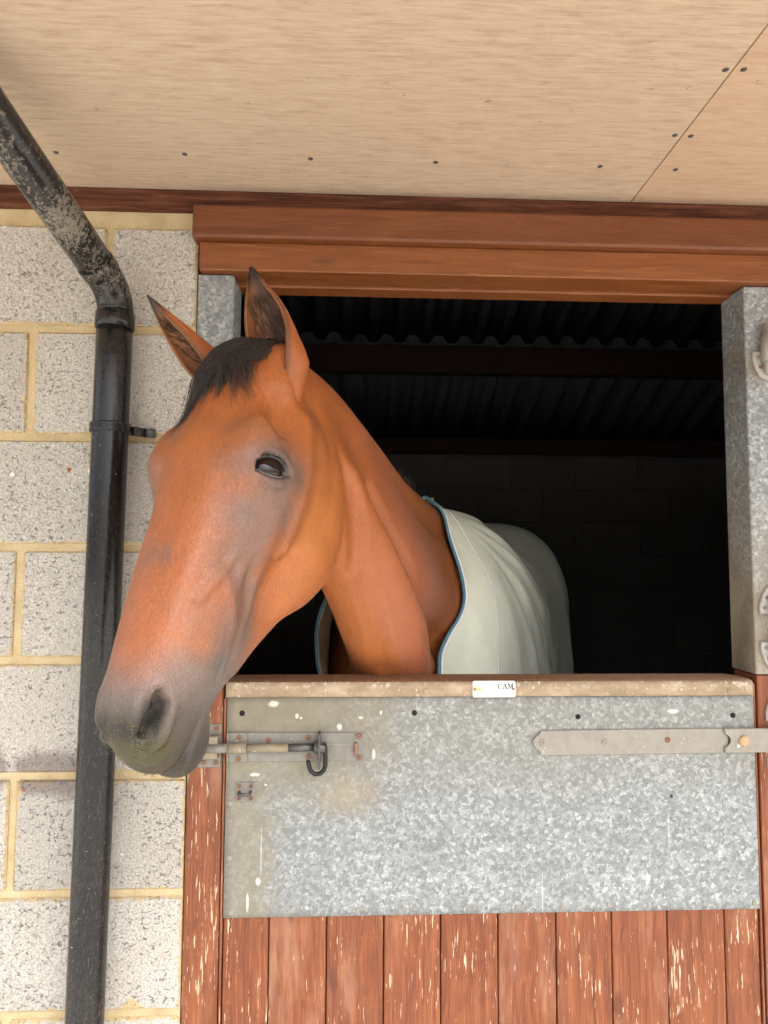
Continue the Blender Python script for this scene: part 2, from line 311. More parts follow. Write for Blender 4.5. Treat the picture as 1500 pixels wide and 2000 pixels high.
def mat_ground():
    m = M('yard_concrete', .9, 0, .3); a = m.noise(.7, det=6, ro=.6); b = m.noise(60, det=4, ro=.7); c = m.ramp(a, [(.3, (.42, .395, .35)), (.7, (.55, .525, .475))])
    c = m.mix(m.step(b, .4, .65, 0, .4), c, (.36, .33, .28)); return m.set(col=c, nrm=m.bump(b, .4, .004)).m
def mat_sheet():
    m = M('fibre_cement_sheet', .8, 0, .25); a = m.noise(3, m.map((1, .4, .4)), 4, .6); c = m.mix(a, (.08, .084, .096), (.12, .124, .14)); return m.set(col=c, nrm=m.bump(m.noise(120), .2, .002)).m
MORT, BLOCK, BLOCKSHADE, PLY, BEAM, LINT = mat_mortar(), mat_block(), mat_block(True), mat_ply(), mat_beam(), mat_lintel()
RED, REDP, GPLATE, GPOST = mat_redwood(), mat_redwood(True), mat_galv('plate'), mat_galv('post')
STEEL = mat_dullsteel('dull_zinc', (.14, .135, .12), (.27, .26, .23), .25, .2); STRAP = mat_dullsteel('strap_steel', (.20, .185, .16), (.32, .30, .26), .12, .2)
BARREL = mat_dullsteel('bolt_barrel_paint', (.19, .158, .105), (.31, .27, .195), .3, .1, .6); ROD = mat_dullsteel('bolt_rod_steel', (.055, .055, .055), (.16, .155, .145), .15, .6, .4)
RUST = mat_dullsteel('rusty_screw', (.14, .07, .045), (.30, .165, .11), .5, .3, .6); BRASS = mat_dullsteel('rusty_bolt_head', (.34, .22, .11), (.52, .38, .23), .35, .3, .6)
IRON = mat_dullsteel('cast_hinge_iron', (.28, .265, .245), (.46, .445, .41), .2, .4, .5)
DARKHOLE = mat_plain('dark_hole', (.012, .01, .009), .9); HOOK = mat_plain('black_iron_hook', (.018, .018, .020), .35, .5, .5, .4, 200)
CAP, CAPTOP, PIPE, GROUND, SHEET = mat_cap(), mat_captop(), mat_pipe(), mat_ground(), mat_sheet()
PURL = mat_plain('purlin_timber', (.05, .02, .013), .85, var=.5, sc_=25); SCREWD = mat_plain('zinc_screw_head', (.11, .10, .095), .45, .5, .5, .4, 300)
WHITEPL = None
# ================================================================== the setting
g = B(-60, 60, -80, 40, -.3, 0); props(obj('ground', g, GROUND), 'pale concrete yard in front of the stable', kind='structure')
# ---- front block wall
def block_mesh(x0, x1, y0, y1, z0, z1, mat):
    bm = B(x0, x1, y0, y1, z0, z1, bev=.0035, seg=1)
    for v in bm.verts: v.co += Vector((random.uniform(-1, 1)*.0012, random.uniform(-1, 0)*.0015, random.uniform(-1, 1)*.0012))
    ua, ub = bm.loops.layers.uv.new('e0'), bm.loops.layers.uv.new('e1')
    for f in bm.faces:
        for l in f.loops:
            c = l.vert.co; l[ua].uv = (c.x-x0, c.z-z0); l[ub].uv = (x1-c.x, z1-c.z)
    return bm
def block_wall(name, label, x0, x1, y0, y1, z_joint, ncourse, joints, zb, zt, group=None, mort_in=.0045, jw=.015, mat=None, topcut=None):
    """joints(i) gives the x of the vertical joints of course i (counted downwards)"""
    t = empty(name, ((x0+x1)/2, (y0+y1)/2, zb), label, 'wall', group)
    obj('mortar', B(x0, x1, y0+mort_in, y1, zb, zt), MORT if mat is BLOCK else BLOCKSHADE, t)
    for i in range(ncourse):
        zt_ = z_joint - .225*i - jw/2; zb_ = zt_ - .225 + jw
        if i == 0 and topcut: pass
        xs = [x0] + sorted(j for j in joints(i) if x0+.03 < j < x1-.03) + [x1]
        for a, b in zip(xs[:-1], xs[1:]):
            xa = a if a == x0 else a+jw/2; xb = b if b == x1 else b-jw/2
            obj('block', block_mesh(xa, xb, y0+random.uniform(-.001, .001), y0+.095, max(zb_, zb+.002), zt_, mat or BLOCK), mat or BLOCK, t)
    return t
jl = lambda i: [(-.508 if i == 0 else (-.505 if i % 2 == 0 else -.662)) - .45*k + random.uniform(-.006, .006) for k in range(6)]
block_wall('block_wall', 'grey concrete block wall with yellow mortar behind the black drainpipe', -1.60, -.328, 0, .10, 2.2035, 10, jl, 0, 2.2325, mat=BLOCK)
jr = lambda i: [.92+.2*(i % 2)+.45*k for k in range(6)]
block_wall('block_wall', 'grey concrete block wall to the right of the hinge post', .918, 3.10, 0, .10, 2.2035, 10, jr, 0, 2.2325, mat=BLOCK)
# ---- dark interior
block_wall('back_wall', 'shade-darkened block wall at the back of the stable behind the horse', -1.7, 3.1, 3.40, 3.55, 2.245, 10, lambda i: [-1.6+.225*(i % 2)+.45*k for k in range(12)], 0, 2.47, mat=BLOCKSHADE, jw=.012, mort_in=.006)
def side_wall(name, label, x0, x1):
    bm = bmesh.new(); prof = [(.102, 0), (3.398, 0), (3.398, 2.40), (1.7, 3.10), (.102, 2.72)]
    a = [bm.verts.new((x0, y, z)) for y, z in prof]; b = [bm.verts.new((x1, y, z)) for y, z in prof]; n = len(prof)
    bm.faces.new(a); bm.faces.new(b[::-1])
    for i in range(n): bm.faces.new((a[i], a[(i+1) % n], b[(i+1) % n], b[i]))
    props(obj(name, bm, BLOCKSHADE), label, 'wall')
side_wall('side_wall', 'shade-darkened stable side wall on the latch side', -1.70, -1.55)
side_wall('side_wall', 'shade-darkened stable side wall on the hinge side', 2.95, 3.10)
props(obj('front_wall_head', B(-1.70, 3.10, .0, .10, 2.279, 2.80), BLOCKSHADE), 'strip of wall above the ceiling boards of the overhang', 'wall')
# roof: a corrugated sheet roof, ridge at y=1.7, with purlins below
roof = empty('roof', (.3, 1.7, 2.4), 'dark corrugated sheet roof over the inside of the stable', 'roof')
def corr_sheet(xa, xb, p0, p1):
    pitch, amp = .146, .024; n = int((xb-xa)/.012); V, F = [], []
    for i in range(n+1):
        x = xa+(xb-xa)*i/n; dz = amp*math.tanh(2.2*math.sin(2*math.pi*x/pitch))
        for j in range(2):
            y, z = (p0, p1)[j]; V += [(x, y, z+dz), (x, y, z+dz+.007)]
    for i in range(n):
        a = 4*i; b = a+4
        F += [(a, a+2, b+2, b), (a+1, b+1, b+3, a+3), (a, b, b+1, a+1), (a+2, a+3, b+3, b+2)]
    return V, F
zr = lambda y: 2.29+(3.40-y)*.425
for k in range(6):
    xa = -1.72+k*.85
    for (ya, yb) in ((2.42, 3.62), (1.68, 2.47)):
        dz = .009*(k % 2) + (.004 if ya < 2 else 0)
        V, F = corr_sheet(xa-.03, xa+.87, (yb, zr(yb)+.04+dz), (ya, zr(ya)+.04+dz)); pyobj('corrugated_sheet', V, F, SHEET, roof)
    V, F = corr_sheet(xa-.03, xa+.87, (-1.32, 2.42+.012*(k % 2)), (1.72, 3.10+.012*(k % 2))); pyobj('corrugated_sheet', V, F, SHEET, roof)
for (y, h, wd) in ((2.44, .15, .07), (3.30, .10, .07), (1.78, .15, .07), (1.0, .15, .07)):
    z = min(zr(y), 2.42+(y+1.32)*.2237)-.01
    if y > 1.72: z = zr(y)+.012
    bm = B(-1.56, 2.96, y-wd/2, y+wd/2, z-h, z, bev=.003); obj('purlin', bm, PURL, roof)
# ---- overhang: plywood boards, screws, plate
sof = empty('ceiling_overhang', (.2, -.6, 2.277), 'pale plywood ceiling of the overhang above the stable door', 'ceiling')
pb = []
bounds = [(-1.85, .5924), (.5944, 3.10)]
for xa, xb in bounds: pb.append(obj('plywood_board', B(xa, xb, -1.24, -.001, 2.277, 2.289, bev=.0008), PLY, sof))
def ceil_screw(x, y, par):
    bm = bmesh.new(); n = 14; z = 2.277
    rr = [(.0050, 0), (.0050, -.0008), (.0034, -.0015)]
    rings = [[bm.verts.new((x+r*math.cos(2*math.pi*k/n), y+r*math.sin(2*math.pi*k/n), z+h)) for k in range(n)] for r, h in rr]
    for i in range(2):
        for k in range(n): bm.faces.new((rings[i][k], rings[i][(k+1) % n], rings[i+1][(k+1) % n], rings[i+1][k]))
    bm.faces.new(rings[-1]); obj('screw', bm, SCREWD, par)
for x, y in ((.581, -.42), (.579, -.248), (-.569, -.134), (-.325, -.141), (-.086, -.138), (.156, -.139), (.479, -.141), (.580, -.62), (-.33, -.62), (.156, -.62)): ceil_screw(x, y, pb[0])
for x, y in ((.609, -.422), (.609, -.247), (.631, -.138), (.87, -.14), (.609, -.62)): ceil_screw(x, y, pb[1])
props(obj('fascia_board', B(-1.85, 3.10, -1.268, -1.243, 2.20, 2.42, bev=.003), BEAM), 'dark timber fascia along the front edge of the overhang', 'fascia board')
bm = bmesh.new(); n = 60
box(bm, -1.60, 3.10, -.012, .088, 2.2330, 2.2762, bev=.002)
props(obj('wall_plate', bm, BEAM), 'dark rough sawn timber strip along the top of the wall under the plywood', 'beam')
# ---- door head
lin = empty('door_lintel', (.27, 0, 2.1), 'orange-brown stained timber lintel across the top of the doorway', 'lintel')
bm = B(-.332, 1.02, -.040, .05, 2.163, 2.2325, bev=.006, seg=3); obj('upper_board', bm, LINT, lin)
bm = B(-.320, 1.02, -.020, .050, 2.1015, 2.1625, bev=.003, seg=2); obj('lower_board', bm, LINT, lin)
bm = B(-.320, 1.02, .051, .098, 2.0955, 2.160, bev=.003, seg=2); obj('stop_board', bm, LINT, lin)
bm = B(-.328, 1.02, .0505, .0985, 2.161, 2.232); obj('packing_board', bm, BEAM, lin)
# ---- posts
pl_ = empty('door_post', (-.288, .045, 0), 'latch-side door post, worn red timber below and galvanised steel above', 'post', 'the two door posts')
obj('timber', B(-.3255, -.2555, .002, .090, 0, 1.262, bev=.003, seg=2), REDP, pl_)
obj('steel_cladding', B(-.3255, -.250, -.003, .093, 1.264, 2.100, bev=.004, seg=2), GPOST, pl_)
pr_ = empty('door_post', (.878, .045, 0), 'hinge-side door post, galvanised steel above red timber, carrying the cast hinges', 'post', 'the two door posts')
obj('timber', B(.842, .917, .002, .090, 0, 1.271, bev=.003, seg=2), REDP, pr_)
obj('steel_cladding', B(.838, .917, -.003, .093, 1.273, 2.100, bev=.004, seg=2), GPOST, pr_)
# bolt keeper on the latch post
kp = obj('bolt_keeper', B(-.305, -.2585, -.0015, .002, 1.094, 1.178, bev=.0008), STEEL, pl_)
bm = bmesh.new(); prism(bm, [(-.3045, 1.114), (-.2615, 1.114), (-.2615, 1.118), (-.2640, 1.120), (-.2640, 1.152), (-.2615, 1.154), (-.2615, 1.158), (-.3045, 1.158)], -.020, -.0016, .002); obj('bolt_housing', bm, BARREL, kp)
for x, z in ((-.268, 1.170), (-.295, 1.170), (-.268, 1.103), (-.292, 1.103)): obj('screw', screw(bmesh.new(), x, -.0016, z), RUST, kp)
# cast pin hinges on the hinge post: a half-round ear plate with a knuckle on a pin
def cast_ear(cx, cz, up_=True, s=1.0):
    """ear plate with its straight side at cz and its pointed end away from it"""
    k = 1 if up_ else -1; h, wd = .062*s, .028*s
    P_ = [(cx-wd, cz), (cx-wd*1.02, cz+k*h*.30), (cx-wd*.80, cz+k*h*.62), (cx-wd*.48, cz+k*h*.88), (cx, cz+k*h), (cx+wd*.48, cz+k*h*.88), (cx+wd*.80, cz+k*h*.62), (cx+wd*1.02, cz+k*h*.30), (cx+wd, cz)]
    return P_ if k < 0 else P_[::-1]
def cast_hinge(cx, z_up, z_dn, y, lbl=None):
    for (cz, u) in ((z_up, True), (z_dn, False)):
        if cz is None: continue
        e = obj('hinge_plate', prism(bmesh.new(), cast_ear(cx, cz, u), y-.007, y, .0025), IRON, pr_)
        k = 1 if u else -1
        obj('knuckle', tube(bmesh.new(), [(cx+.002, y-.016, cz-k*.002), (cx+.002, y-.016, cz+k*.03), (cx+.002, y-.012, cz+k*.042), (cx+.002, y-.006, cz+k*.05)], [.013, .013, .010, .005], 14), IRON, e, True)
        for dx, dz in ((-.018, .013), (-.013, .034), (.018, .013), (.013, .034)):
            obj('screw', screw(bmesh.new(), cx+dx, y-.0071, cz+k*dz, .0045, .0015), RUST if random.random() < .5 else STEEL, e)
cast_hinge(.876, 1.398, 1.342, -.003)
obj('hinge_pin', tube(bmesh.new(), [(.878, -.019, 1.300), (.878, -.019, 1.44)], .0085, 14), STEEL, pr_, True)
cast_hinge(.879, None, 1.955, -.003)
obj('hinge_pin', tube(bmesh.new(), [(.881, -.019, 1.93), (.881, -.019, 1.985), (.881, -.019, 1.986), (.881, -.019, 2.012), (.881, -.019, 2.016)], [.0165, .0165, .012, .012, .008], 16), IRON, pr_, True)
cast_hinge(.885, 1.178, 1.105, .002)
# ---- lower door
door = empty('stable_door', (.29, .03, .05), 'lower half of the stable door, worn red planks with a galvanised sheet', 'door')
xs = [-.248, -.158, -.045, .068, .181, .296, .413, .526, .640, .758, .830]
for a, b in zip(xs[:-1], xs[1:]):
    dz = random.uniform(-.0008, .0008)
    obj('plank', B(a+.0008, b-.0008, dz, .022, .06, 1.2295, bev=.0042, seg=2), RED, door)
obj('ledge', B(-.24, .822, .0222, .075, .10, .24), RED, door); obj('ledge', B(-.24, .822, .0222, .075, .95, 1.2295), RED, door)
obj('edge_strip', B(-.2535, -.2488, -.0025, .075, .06, 1.229, bev=.001), REDP, door); obj('edge_strip', B(.8308, .8350, -.0025, .075, .06, 1.255, bev=.001), REDP, door)
# sheet with a slightly dented surface
def sheet(x0, x1, z0, z1, y, nx, nz, amp):
    V, F = [], []
    for i in range(nx+1):
        for j in range(nz+1):
            x = x0+(x1-x0)*i/nx; z = z0+(z1-z0)*j/nz
            d = amp*(math.sin(7.3*x+3*z)*math.sin(9.1*z+1.7+2*x)+.6*math.sin(19*x+11*z)*math.sin(3+15*z))
            e = min(i, nx-i, j, nz-j); V.append((x, y-(d if e else 0), z))
    n = nz+1; m_ = len(V)
    for i in range(nx):
        for j in range(nz): a = i*n+j; F.append((a, a+n, a+n+1, a+1))
    rim = [i*n for i in range(nx+1)]+[nx*n+j for j in range(1, n)]+[i*n+nz for i in range(nx-1, -1, -1)]+[j for j in range(nz-1, 0, -1)]
    base = len(V); V += [(V[i][0], y+.0025, V[i][2]) for i in rim]; q = len(rim)
    for k in range(q): F.append((rim[k], base+k, base+(k+1) % q, rim[(k+1) % q]))
    return V, F
V, F = sheet(-.2468, .8290, .8065, 1.2325, -.0048, 60, 26, .0007)
kick = pyobj('galvanised_sheet', V, F, GPLATE, door); kick['label'] = 'spangled galvanised steel sheet, stained brown towards the bolt'
rv = [(-.232, .817), (-.118, .817), (.017, .818), (.130, .819), (.247, .819), (.335, .818), (.425, .819), (.520, .820), (.612, .819), (.715, .819), (.818, .818), (-.236, 1.025), (-.236, .92), (.817, .995), (.824, .905), (.806, 1.095), (-.238, 1.14)]
for x, z in rv: obj('rivet', dome(bmesh.new(), x, -.0050, z, .0052, .0018), STRAP, kick)
for x, z in ((-.217, 1.200), (.128, 1.199), (.462, 1.190), (.785, 1.191)):
    bm = bmesh.new(); n = 14
    o_ = [bm.verts.new((x+.0055*math.cos(2*math.pi*k/n), -.0056, z+.0055*math.sin(2*math.pi*k/n))) for k in range(n)]; i_ = [bm.verts.new((x+.0042*math.cos(2*math.pi*k/n), -.0062, z+.0042*math.sin(2*math.pi*k/n))) for k in range(n)]
    c_ = [bm.verts.new((x+.0034*math.cos(2*math.pi*k/n), -.0056, z+.0034*math.sin(2*math.pi*k/n))) for k in range(n)]
    for k in range(n): bm.faces.new((o_[k], o_[(k+1) % n], i_[(k+1) % n], i_[k])); bm.faces.new((i_[k], i_[(k+1) % n], c_[(k+1) % n], c_[k]))
    bm.faces.new(c_); obj('bolt_hole', bm, DARKHOLE, kick)
# top rail and cap strip
rail = bmesh.new()
V = []
prof = [(-.0045, 1.2300), (-.0045, 1.2560), (.0, 1.2608), (.012, 1.2630), (.080, 1.2630), (.096, 1.2590), (.098, 1.2300)]
for x, ins in ((-.2505, 0), (.812, 0), (.8305, .022)):
    V.append([rail.verts.new((x, y if y < .05 else y-ins*1.6, z)) for y, z in prof])
for a, b in zip(V[:-1], V[1:]):
    for k in range(len(prof)): rail.faces.new((a[k], b[k], b[(k+1) % len(prof)], a[(k+1) % len(prof)]))
rail.faces.new(V[0]); rail.faces.new(V[-1][::-1]); obj('top_rail', rail, CAPTOP, door)
V, F = sheet(-.2490, .8262, 1.2318, 1.2612, -.0085, 90, 3, .0005); capo = pyobj('cap_strip', V, F, CAP, door); capo['label'] = 'flaking beige metal strip along the top edge of the door'
for x in (-.235, -.128, .0, .065, .150, .232, .343, .452, .563, .675, .780-.002, .815): obj('rivet', dome(bmesh.new(), x, -.0088, 1.242+random.uniform(-.003, .003), .0055, .0016), CAP, capo)
# name plate
WHITEPL = (lambda m: m.set(col=m.mix(m.math('MULTIPLY', m.step(m.noise(40, det=4, ro=.7), .52, .68), .7), m.mix(spot(m, .258, 1.247, .010, .006, m.noise(90), .6), (.78, .77, .73), (.55, .42, .20)), (.56, .53, .46)), nrm=m.bump(m.noise(200), .1, .001)).m)(M('name_plate_enamel', .4, 0, .5))
INK = mat_plain('black_ink', (.016, .016, .018), .5, var=.5, sc_=400)
npx0, npx1, npz0, npz1 = .2455, .3325, 1.2305, 1.2632
P_ = arc(npx0+.003, npz0+.003, .003, 180, 270, 3)+arc(npx1-.003, npz0+.003, .003, 270, 360, 3)+arc(npx1-.003, npz1-.003, .003, 0, 90, 3)+arc(npx0+.003, npz1-.003, .003, 90, 180, 3)
npl = obj('name_plate', prism(bmesh.new(), P_, -.0112, -.0090, .0004), WHITEPL, door); npl['label'] = 'small white name plate reading CAM'
def letters():
    bm = bmesh.new(); y = -.01135; z0, z1 = 1.2472, 1.2582; h = z1-z0
    def quad(p): bm.faces.new([bm.verts.new((x, y, z)) for x, z in p])
    # C: two arcs of differing thickness, with a spur
    cx = .3005; ro, ri = .0047, .0024; n = 18; prev = None
    for i in range(n+1):
        a = R(48+(312-48)*i/n); o_ = (cx+ro*math.cos(a), (z0+z1)/2+h/2*math.sin(a)); t_ = .28+.5*max(0, -math.cos(a)); i_ = (cx+(ro*(1-t_*.75))*math.cos(a), (z0+z1)/2+h/2*(1-.26-.05*abs(math.cos(a)))*math.sin(a))
        if prev: quad([prev[0], o_, i_, prev[1]])
        prev = (o_, i_)
    quad([(cx+.0022, z1-.0038), (cx+.0042, z1-.0042), (cx+.0042, z1), (cx+.0034, z1)])
    # A
    ax = .3108
    quad([(ax-.0040, z0+.001), (ax-.0028, z0+.001), (ax+.0002, z1), (ax-.0010, z1)]); quad([(ax-.0010, z1), (ax+.0012, z1), (ax+.0046, z0+.001), (ax+.0020, z0+.001)])
    quad([(ax-.0022, z0+.0034), (ax+.0024, z0+.0034), (ax+.0020, z0+.0048), (ax-.0016, z0+.0048)])
    quad([(ax-.0052, z0), (ax-.0014, z0), (ax-.0014, z0+.0013), (ax-.0052, z0+.0013)]); quad([(ax+.0010, z0), (ax+.0056, z0), (ax+.0056, z0+.0013), (ax+.0010, z0+.0013)])
    # M
    mx = .3225
    quad([(mx-.0046, z0+.001), (mx-.0034, z0+.001), (mx-.0034, z1-.001), (mx-.0046, z1-.001)]); quad([(mx+.0024, z0+.001), (mx+.0048, z0+.001), (mx+.0048, z1-.001), (mx+.0024, z1-.001)])
    quad([(mx-.0048, z1), (mx-.0022, z1), (mx+.0010, z0+.0008), (mx-.0006, z0+.0008)]); quad([(mx-.0006, z0+.0008), (mx+.0006, z0+.0008), (mx+.0040, z1), (mx+.0026, z1)])
    for a, b, zz in ((-.0060, -.0022, z0), (.0014, .0060, z0), (-.0060, -.0030, z1-.0013), (.0026, .0060, z1-.0013)): quad([(mx+a, zz), (mx+b, zz), (mx+b, zz+.0013), (mx+a, zz+.0013)])
    return bm
obj('lettering', letters(), INK, npl)
for x in (.2497, .3288): obj('screw', screw(bmesh.new(), x, -.0113, 1.2465, .0026, .0012), RUST, npl)
# bolt
bolt = obj('bolt_plate', prism(bmesh.new(), [(-.2465, 1.1055), (.026, 1.1055), (.0375, 1.114), (.0375, 1.151), (.028, 1.161), (-.2465, 1.163)], -.0078, -.0052, .0008), STEEL, door); bolt['label'] = 'long galvanised sliding bolt with a black hook'
obj('guide_strap', B(-.2405, -.205, -.0102, -.0079, 1.1055, 1.163, bev=.001), STEEL, bolt)
bm = tube(bmesh.new(), [(-.2400, -.019, 1.135), (-.2050, -.019, 1.135)], .0104, 18); obj('guide_barrel', bm, BARREL, bolt, True)
bm = tube(bmesh.new(), [(-.2048, -.019, 1.135), (-.1230, -.019, 1.1355)], .0080, 16); obj('painted_rod', bm, BARREL, bolt, True)
bm = tube(bmesh.new(), [(-.285, -.019, 1.1345), (-.2401, -.019, 1.135)], .0090, 16); obj('rod_end', bm, STEEL, bolt, True)
bm = tube(bmesh.new(), [(-.1229, -.019, 1.1355), (-.070, -.019, 1.136)], .0078, 16); obj('rod', bm, ROD, bolt, True)
obj('hasp_plate', B(-.0640, -.0595, -.040, -.0079, 1.098, 1.167, bev=.0015), ROD, bolt)
hkp = [(-.052, -.030, 1.146), (-.050, -.030, 1.135), (-.0495, -.030, 1.115), (-.0495, -.030, 1.104), (-.0525, -.030, 1.094), (-.060, -.030, 1.088), (-.069, -.030, 1.087), (-.077, -.030, 1.092), (-.081, -.030, 1.101), (-.0825, -.030, 1.109), (-.0845, -.030, 1.114)]
obj('hook', tube(bmesh.new(), hkp, [.0045]*10+[.003], 12), HOOK, bolt, True)
obj('hook_boss', tube(bmesh.new(), [(-.072, -.026, 1.137), (-.050, -.026, 1.137)], .011, 16), ROD, bolt, True)
obj('slot_line', B(-.049, .006, -.0083, -.0079, 1.1375, 1.1392), STRAP, bolt)
obj('stop_lug', B(.0075, .0135, -.020, -.0079, 1.1205, 1.1435, bev=.001), RUST, bolt)
obj('stop_plate', B(.006, .024, -.0092, -.0079, 1.112, 1.158, bev=.0008), STEEL, bolt)
for x, z in ((-.222, 1.154), (-.085, 1.153), (.016, 1.155), (-.222, 1.1115), (-.084, 1.115), (.017, 1.113), (-.164, 1.147)): obj('screw', screw(bmesh.new(), x, -.0103 if x < -.2 or x > 0 else -.0079, z, .0056), RUST, bolt)
for x in (-.2345, -.2100): obj('rivet', dome(bmesh.new(), x, -.0103, 1.1535, .005, .0012), STEEL, bolt)
# small staple plate below
stp = obj('staple_plate', B(-.2275, -.1895, -.0072, -.0052, 1.027, 1.0655, bev=.0008), STEEL, door)
for x, z in ((-.2205, 1.0585), (-.1965, 1.0585), (-.2205, 1.0345), (-.1965, 1.0345)): obj('screw', screw(bmesh.new(), x, -.0073, z, .0046), RUST, stp)
obj('staple', tube(bmesh.new(), [(-.2195, -.0073, 1.047), (-.2195, -.018, 1.0465), (-.215, -.022, 1.0465), (-.202, -.022, 1.0465), (-.1975, -.018, 1.0465), (-.1975, -.0073, 1.047)], .0032, 10), ROD, stp, True)
# strap hinge
sp_ = [(.772, 1.1165), (.772, 1.1660), (.3835, 1.1635), (.3835, 1.1575)] + arc(.3835, 1.1395, .0155, 95, 265, 10) + [(.3835, 1.1215), (.3835, 1.1135)]
strap = obj('strap_hinge', prism(bmesh.new(), sp_, -.0098, -.0052, .0012), STRAP, door); strap['label'] = 'long grey strap hinge across the galvanised sheet'
for x, z, mt in ((.387, 1.140, STRAP), (.515, 1.1395, STRAP), (.645, 1.1435, RUST)): obj('screw', screw(bmesh.new(), x, -.0099, z, .0062), mt, strap)
hp = [(.935, 1.1185), (.935, 1.1665), (.7615, 1.1665), (.7615, 1.1585), (.765, 1.1560)] + [(x, z) for x, z in arc(.7625, 1.1430, .0125, 65, -65, 8)] + [(.765, 1.1300), (.7615, 1.1275), (.7615, 1.1180)]
obj('hinge_leaf', prism(bmesh.new(), hp, -.0158, -.0100, .0012), STRAP, strap)
obj('pivot_bolt', dome(bmesh.new(), .8005, -.0160, 1.1420, .0112, .005, 20), BRASS, strap, True)
# ---- drainpipe
dp = empty('drainpipe', (-.489, -.055, 0), 'black plastic drainpipe running down the block wall left of the horse', 'drainpipe')
PX = lambda z: -.4745-(1.99-z)*.0108
def cyl(pts, r, n=32): return tube(bmesh.new(), pts, r, n)
obj('pipe', cyl([(PX(z), -.055, z) for z in np.linspace(0.02, 1.985, 24)], .0345), PIPE, dp, True)
obj('socket', cyl([(PX(z), -.055, z) for z in (1.961, 1.962, 1.992, 1.993)], [.0365, .0378, .0378, .0365]), PIPE, dp, True)
EL = Vector((PX(1.993), -.055, 1.993)); TOP = Vector((-.5635, -.355, 2.193))
d = (TOP-(EL+Vector((0, 0, .045)))).normalized(); c0 = EL+Vector((0, 0, .042)); pts = []
for i in range(9):
    t = i/8; a_, b_, c_ = EL, c0, c0+d*.055
    pts.append(a_*(1-t)**2+b_*2*t*(1-t)+c_*t*t)
obj('elbow', cyl(pts, .0345), PIPE, dp, True)
q0 = pts[-1]; obj('elbow_collar', cyl([q0-d*.004, q0-d*.003, q0+d*.022, q0+d*.023], [.0345, .0362, .0362, .0345]), PIPE, dp, True)
obj('sloping_pipe', cyl([q0+d*.02+d*s_ for s_ in np.linspace(0, 1.15, 16)], .0345), PIPE, dp, True)
# clip
bm = bmesh.new(); zc = 1.762; cxp = PX(zc)
for k0 in range(1):
    rings = []
    for (r_, z_) in ((.0350, zc-.0095), (.0385, zc-.0090), (.0395, zc-.006), (.0385, zc-.0015), (.0385, zc+.0015), (.0395, zc+.006), (.0385, zc+.0090), (.0350, zc+.0095)):
        rings.append([bm.verts.new((cxp+r_*math.cos(2*math.pi*k/36), -.055+r_*math.sin(2*math.pi*k/36), z_)) for k in range(36)])
    for a, b in zip(rings[:-1], rings[1:]):
        for k in range(36): bm.faces.new((a[k], a[(k+1) % 36], b[(k+1) % 36], b[k]))
clip = obj('pipe_clip', bm, PIPE, dp, True)
for s_ in (1,):
    bm = bmesh.new(); pf = [(.028, -.030), (.040, -.034), (.050, -.022), (.058, -.0085), (.074, -.0085), (.074, -.001), (.052, -.001), (.042, -.012), (.034, -.022)]
    a = [bm.verts.new((cxp+s_*x, y, zc-.0085)) for x, y in pf]; b = [bm.verts.new((cxp+s_*x, y, zc+.0085)) for x, y in pf]
    bm.faces.new(a); bm.faces.new(b[::-1])
    for i in range(len(pf)): bm.faces.new((a[i], a[(i+1) % len(pf)], b[(i+1) % len(pf)], b[i]))
    obj('clip_ear', bm, PIPE, clip); obj('clip_pad', tube(bmesh.new(), [(cxp+s_*.066, -.0088, zc), (cxp+s_*.066, -.0125, zc)], .0095, 18), PIPE, clip); obj('screw', screw(bmesh.new(), cxp+s_*.066, -.0126, zc, .0052), SCREWD, clip)
# ================================================================== the horse
# head frame: s runs from the poll down to the muzzle, u out of the face, w to the horse's left
HO = np.array([-.17647, -.4321, 1.83381]); HA = np.array([-.19076, -.3342, -.92299]); HU = np.array([-.51483, -.76651, .38395]); HW = np.array([.8358, -.54843, .02584])
HM = np.stack([HA, HU, HW], 1)
def h2w(p): return HO + HM @ np.asarray(p, float)
def w2h(P): return (P-HO) @ HM
PR = []
def smin(a, b, k): h = np.clip(.5+.5*(b-a)/k, 0, 1); return b+(a-b)*h-k*h*(1-h)
def reg(fn, pts, rad, k, op='u', tag=0):
    pts = np.atleast_2d(pts); m = rad+k+.03; PR.append((fn, pts.min(0)-m, pts.max(0)+m, k, op, tag))
def cone(a, b, r1, r2, k=.03, op='u', head=True, mir=False):
    a, b = np.array(a, float), np.array(b, float)
    for sg in ((1, -1) if mir else (1,)):
        A, Bq = a.copy(), b.copy()
        if head: A[2] *= sg; Bq[2] *= sg; A, Bq = h2w(A), h2w(Bq)
        def fn(P, A=A, Bq=Bq):
            d = Bq-A; t = np.clip(((P-A) @ d)/(d @ d), 0, 1); return np.linalg.norm(P-A-t[:, None]*d, axis=1)-(r1+(r2-r1)*t)
        reg(fn, [A, Bq], max(r1, r2), k, op)
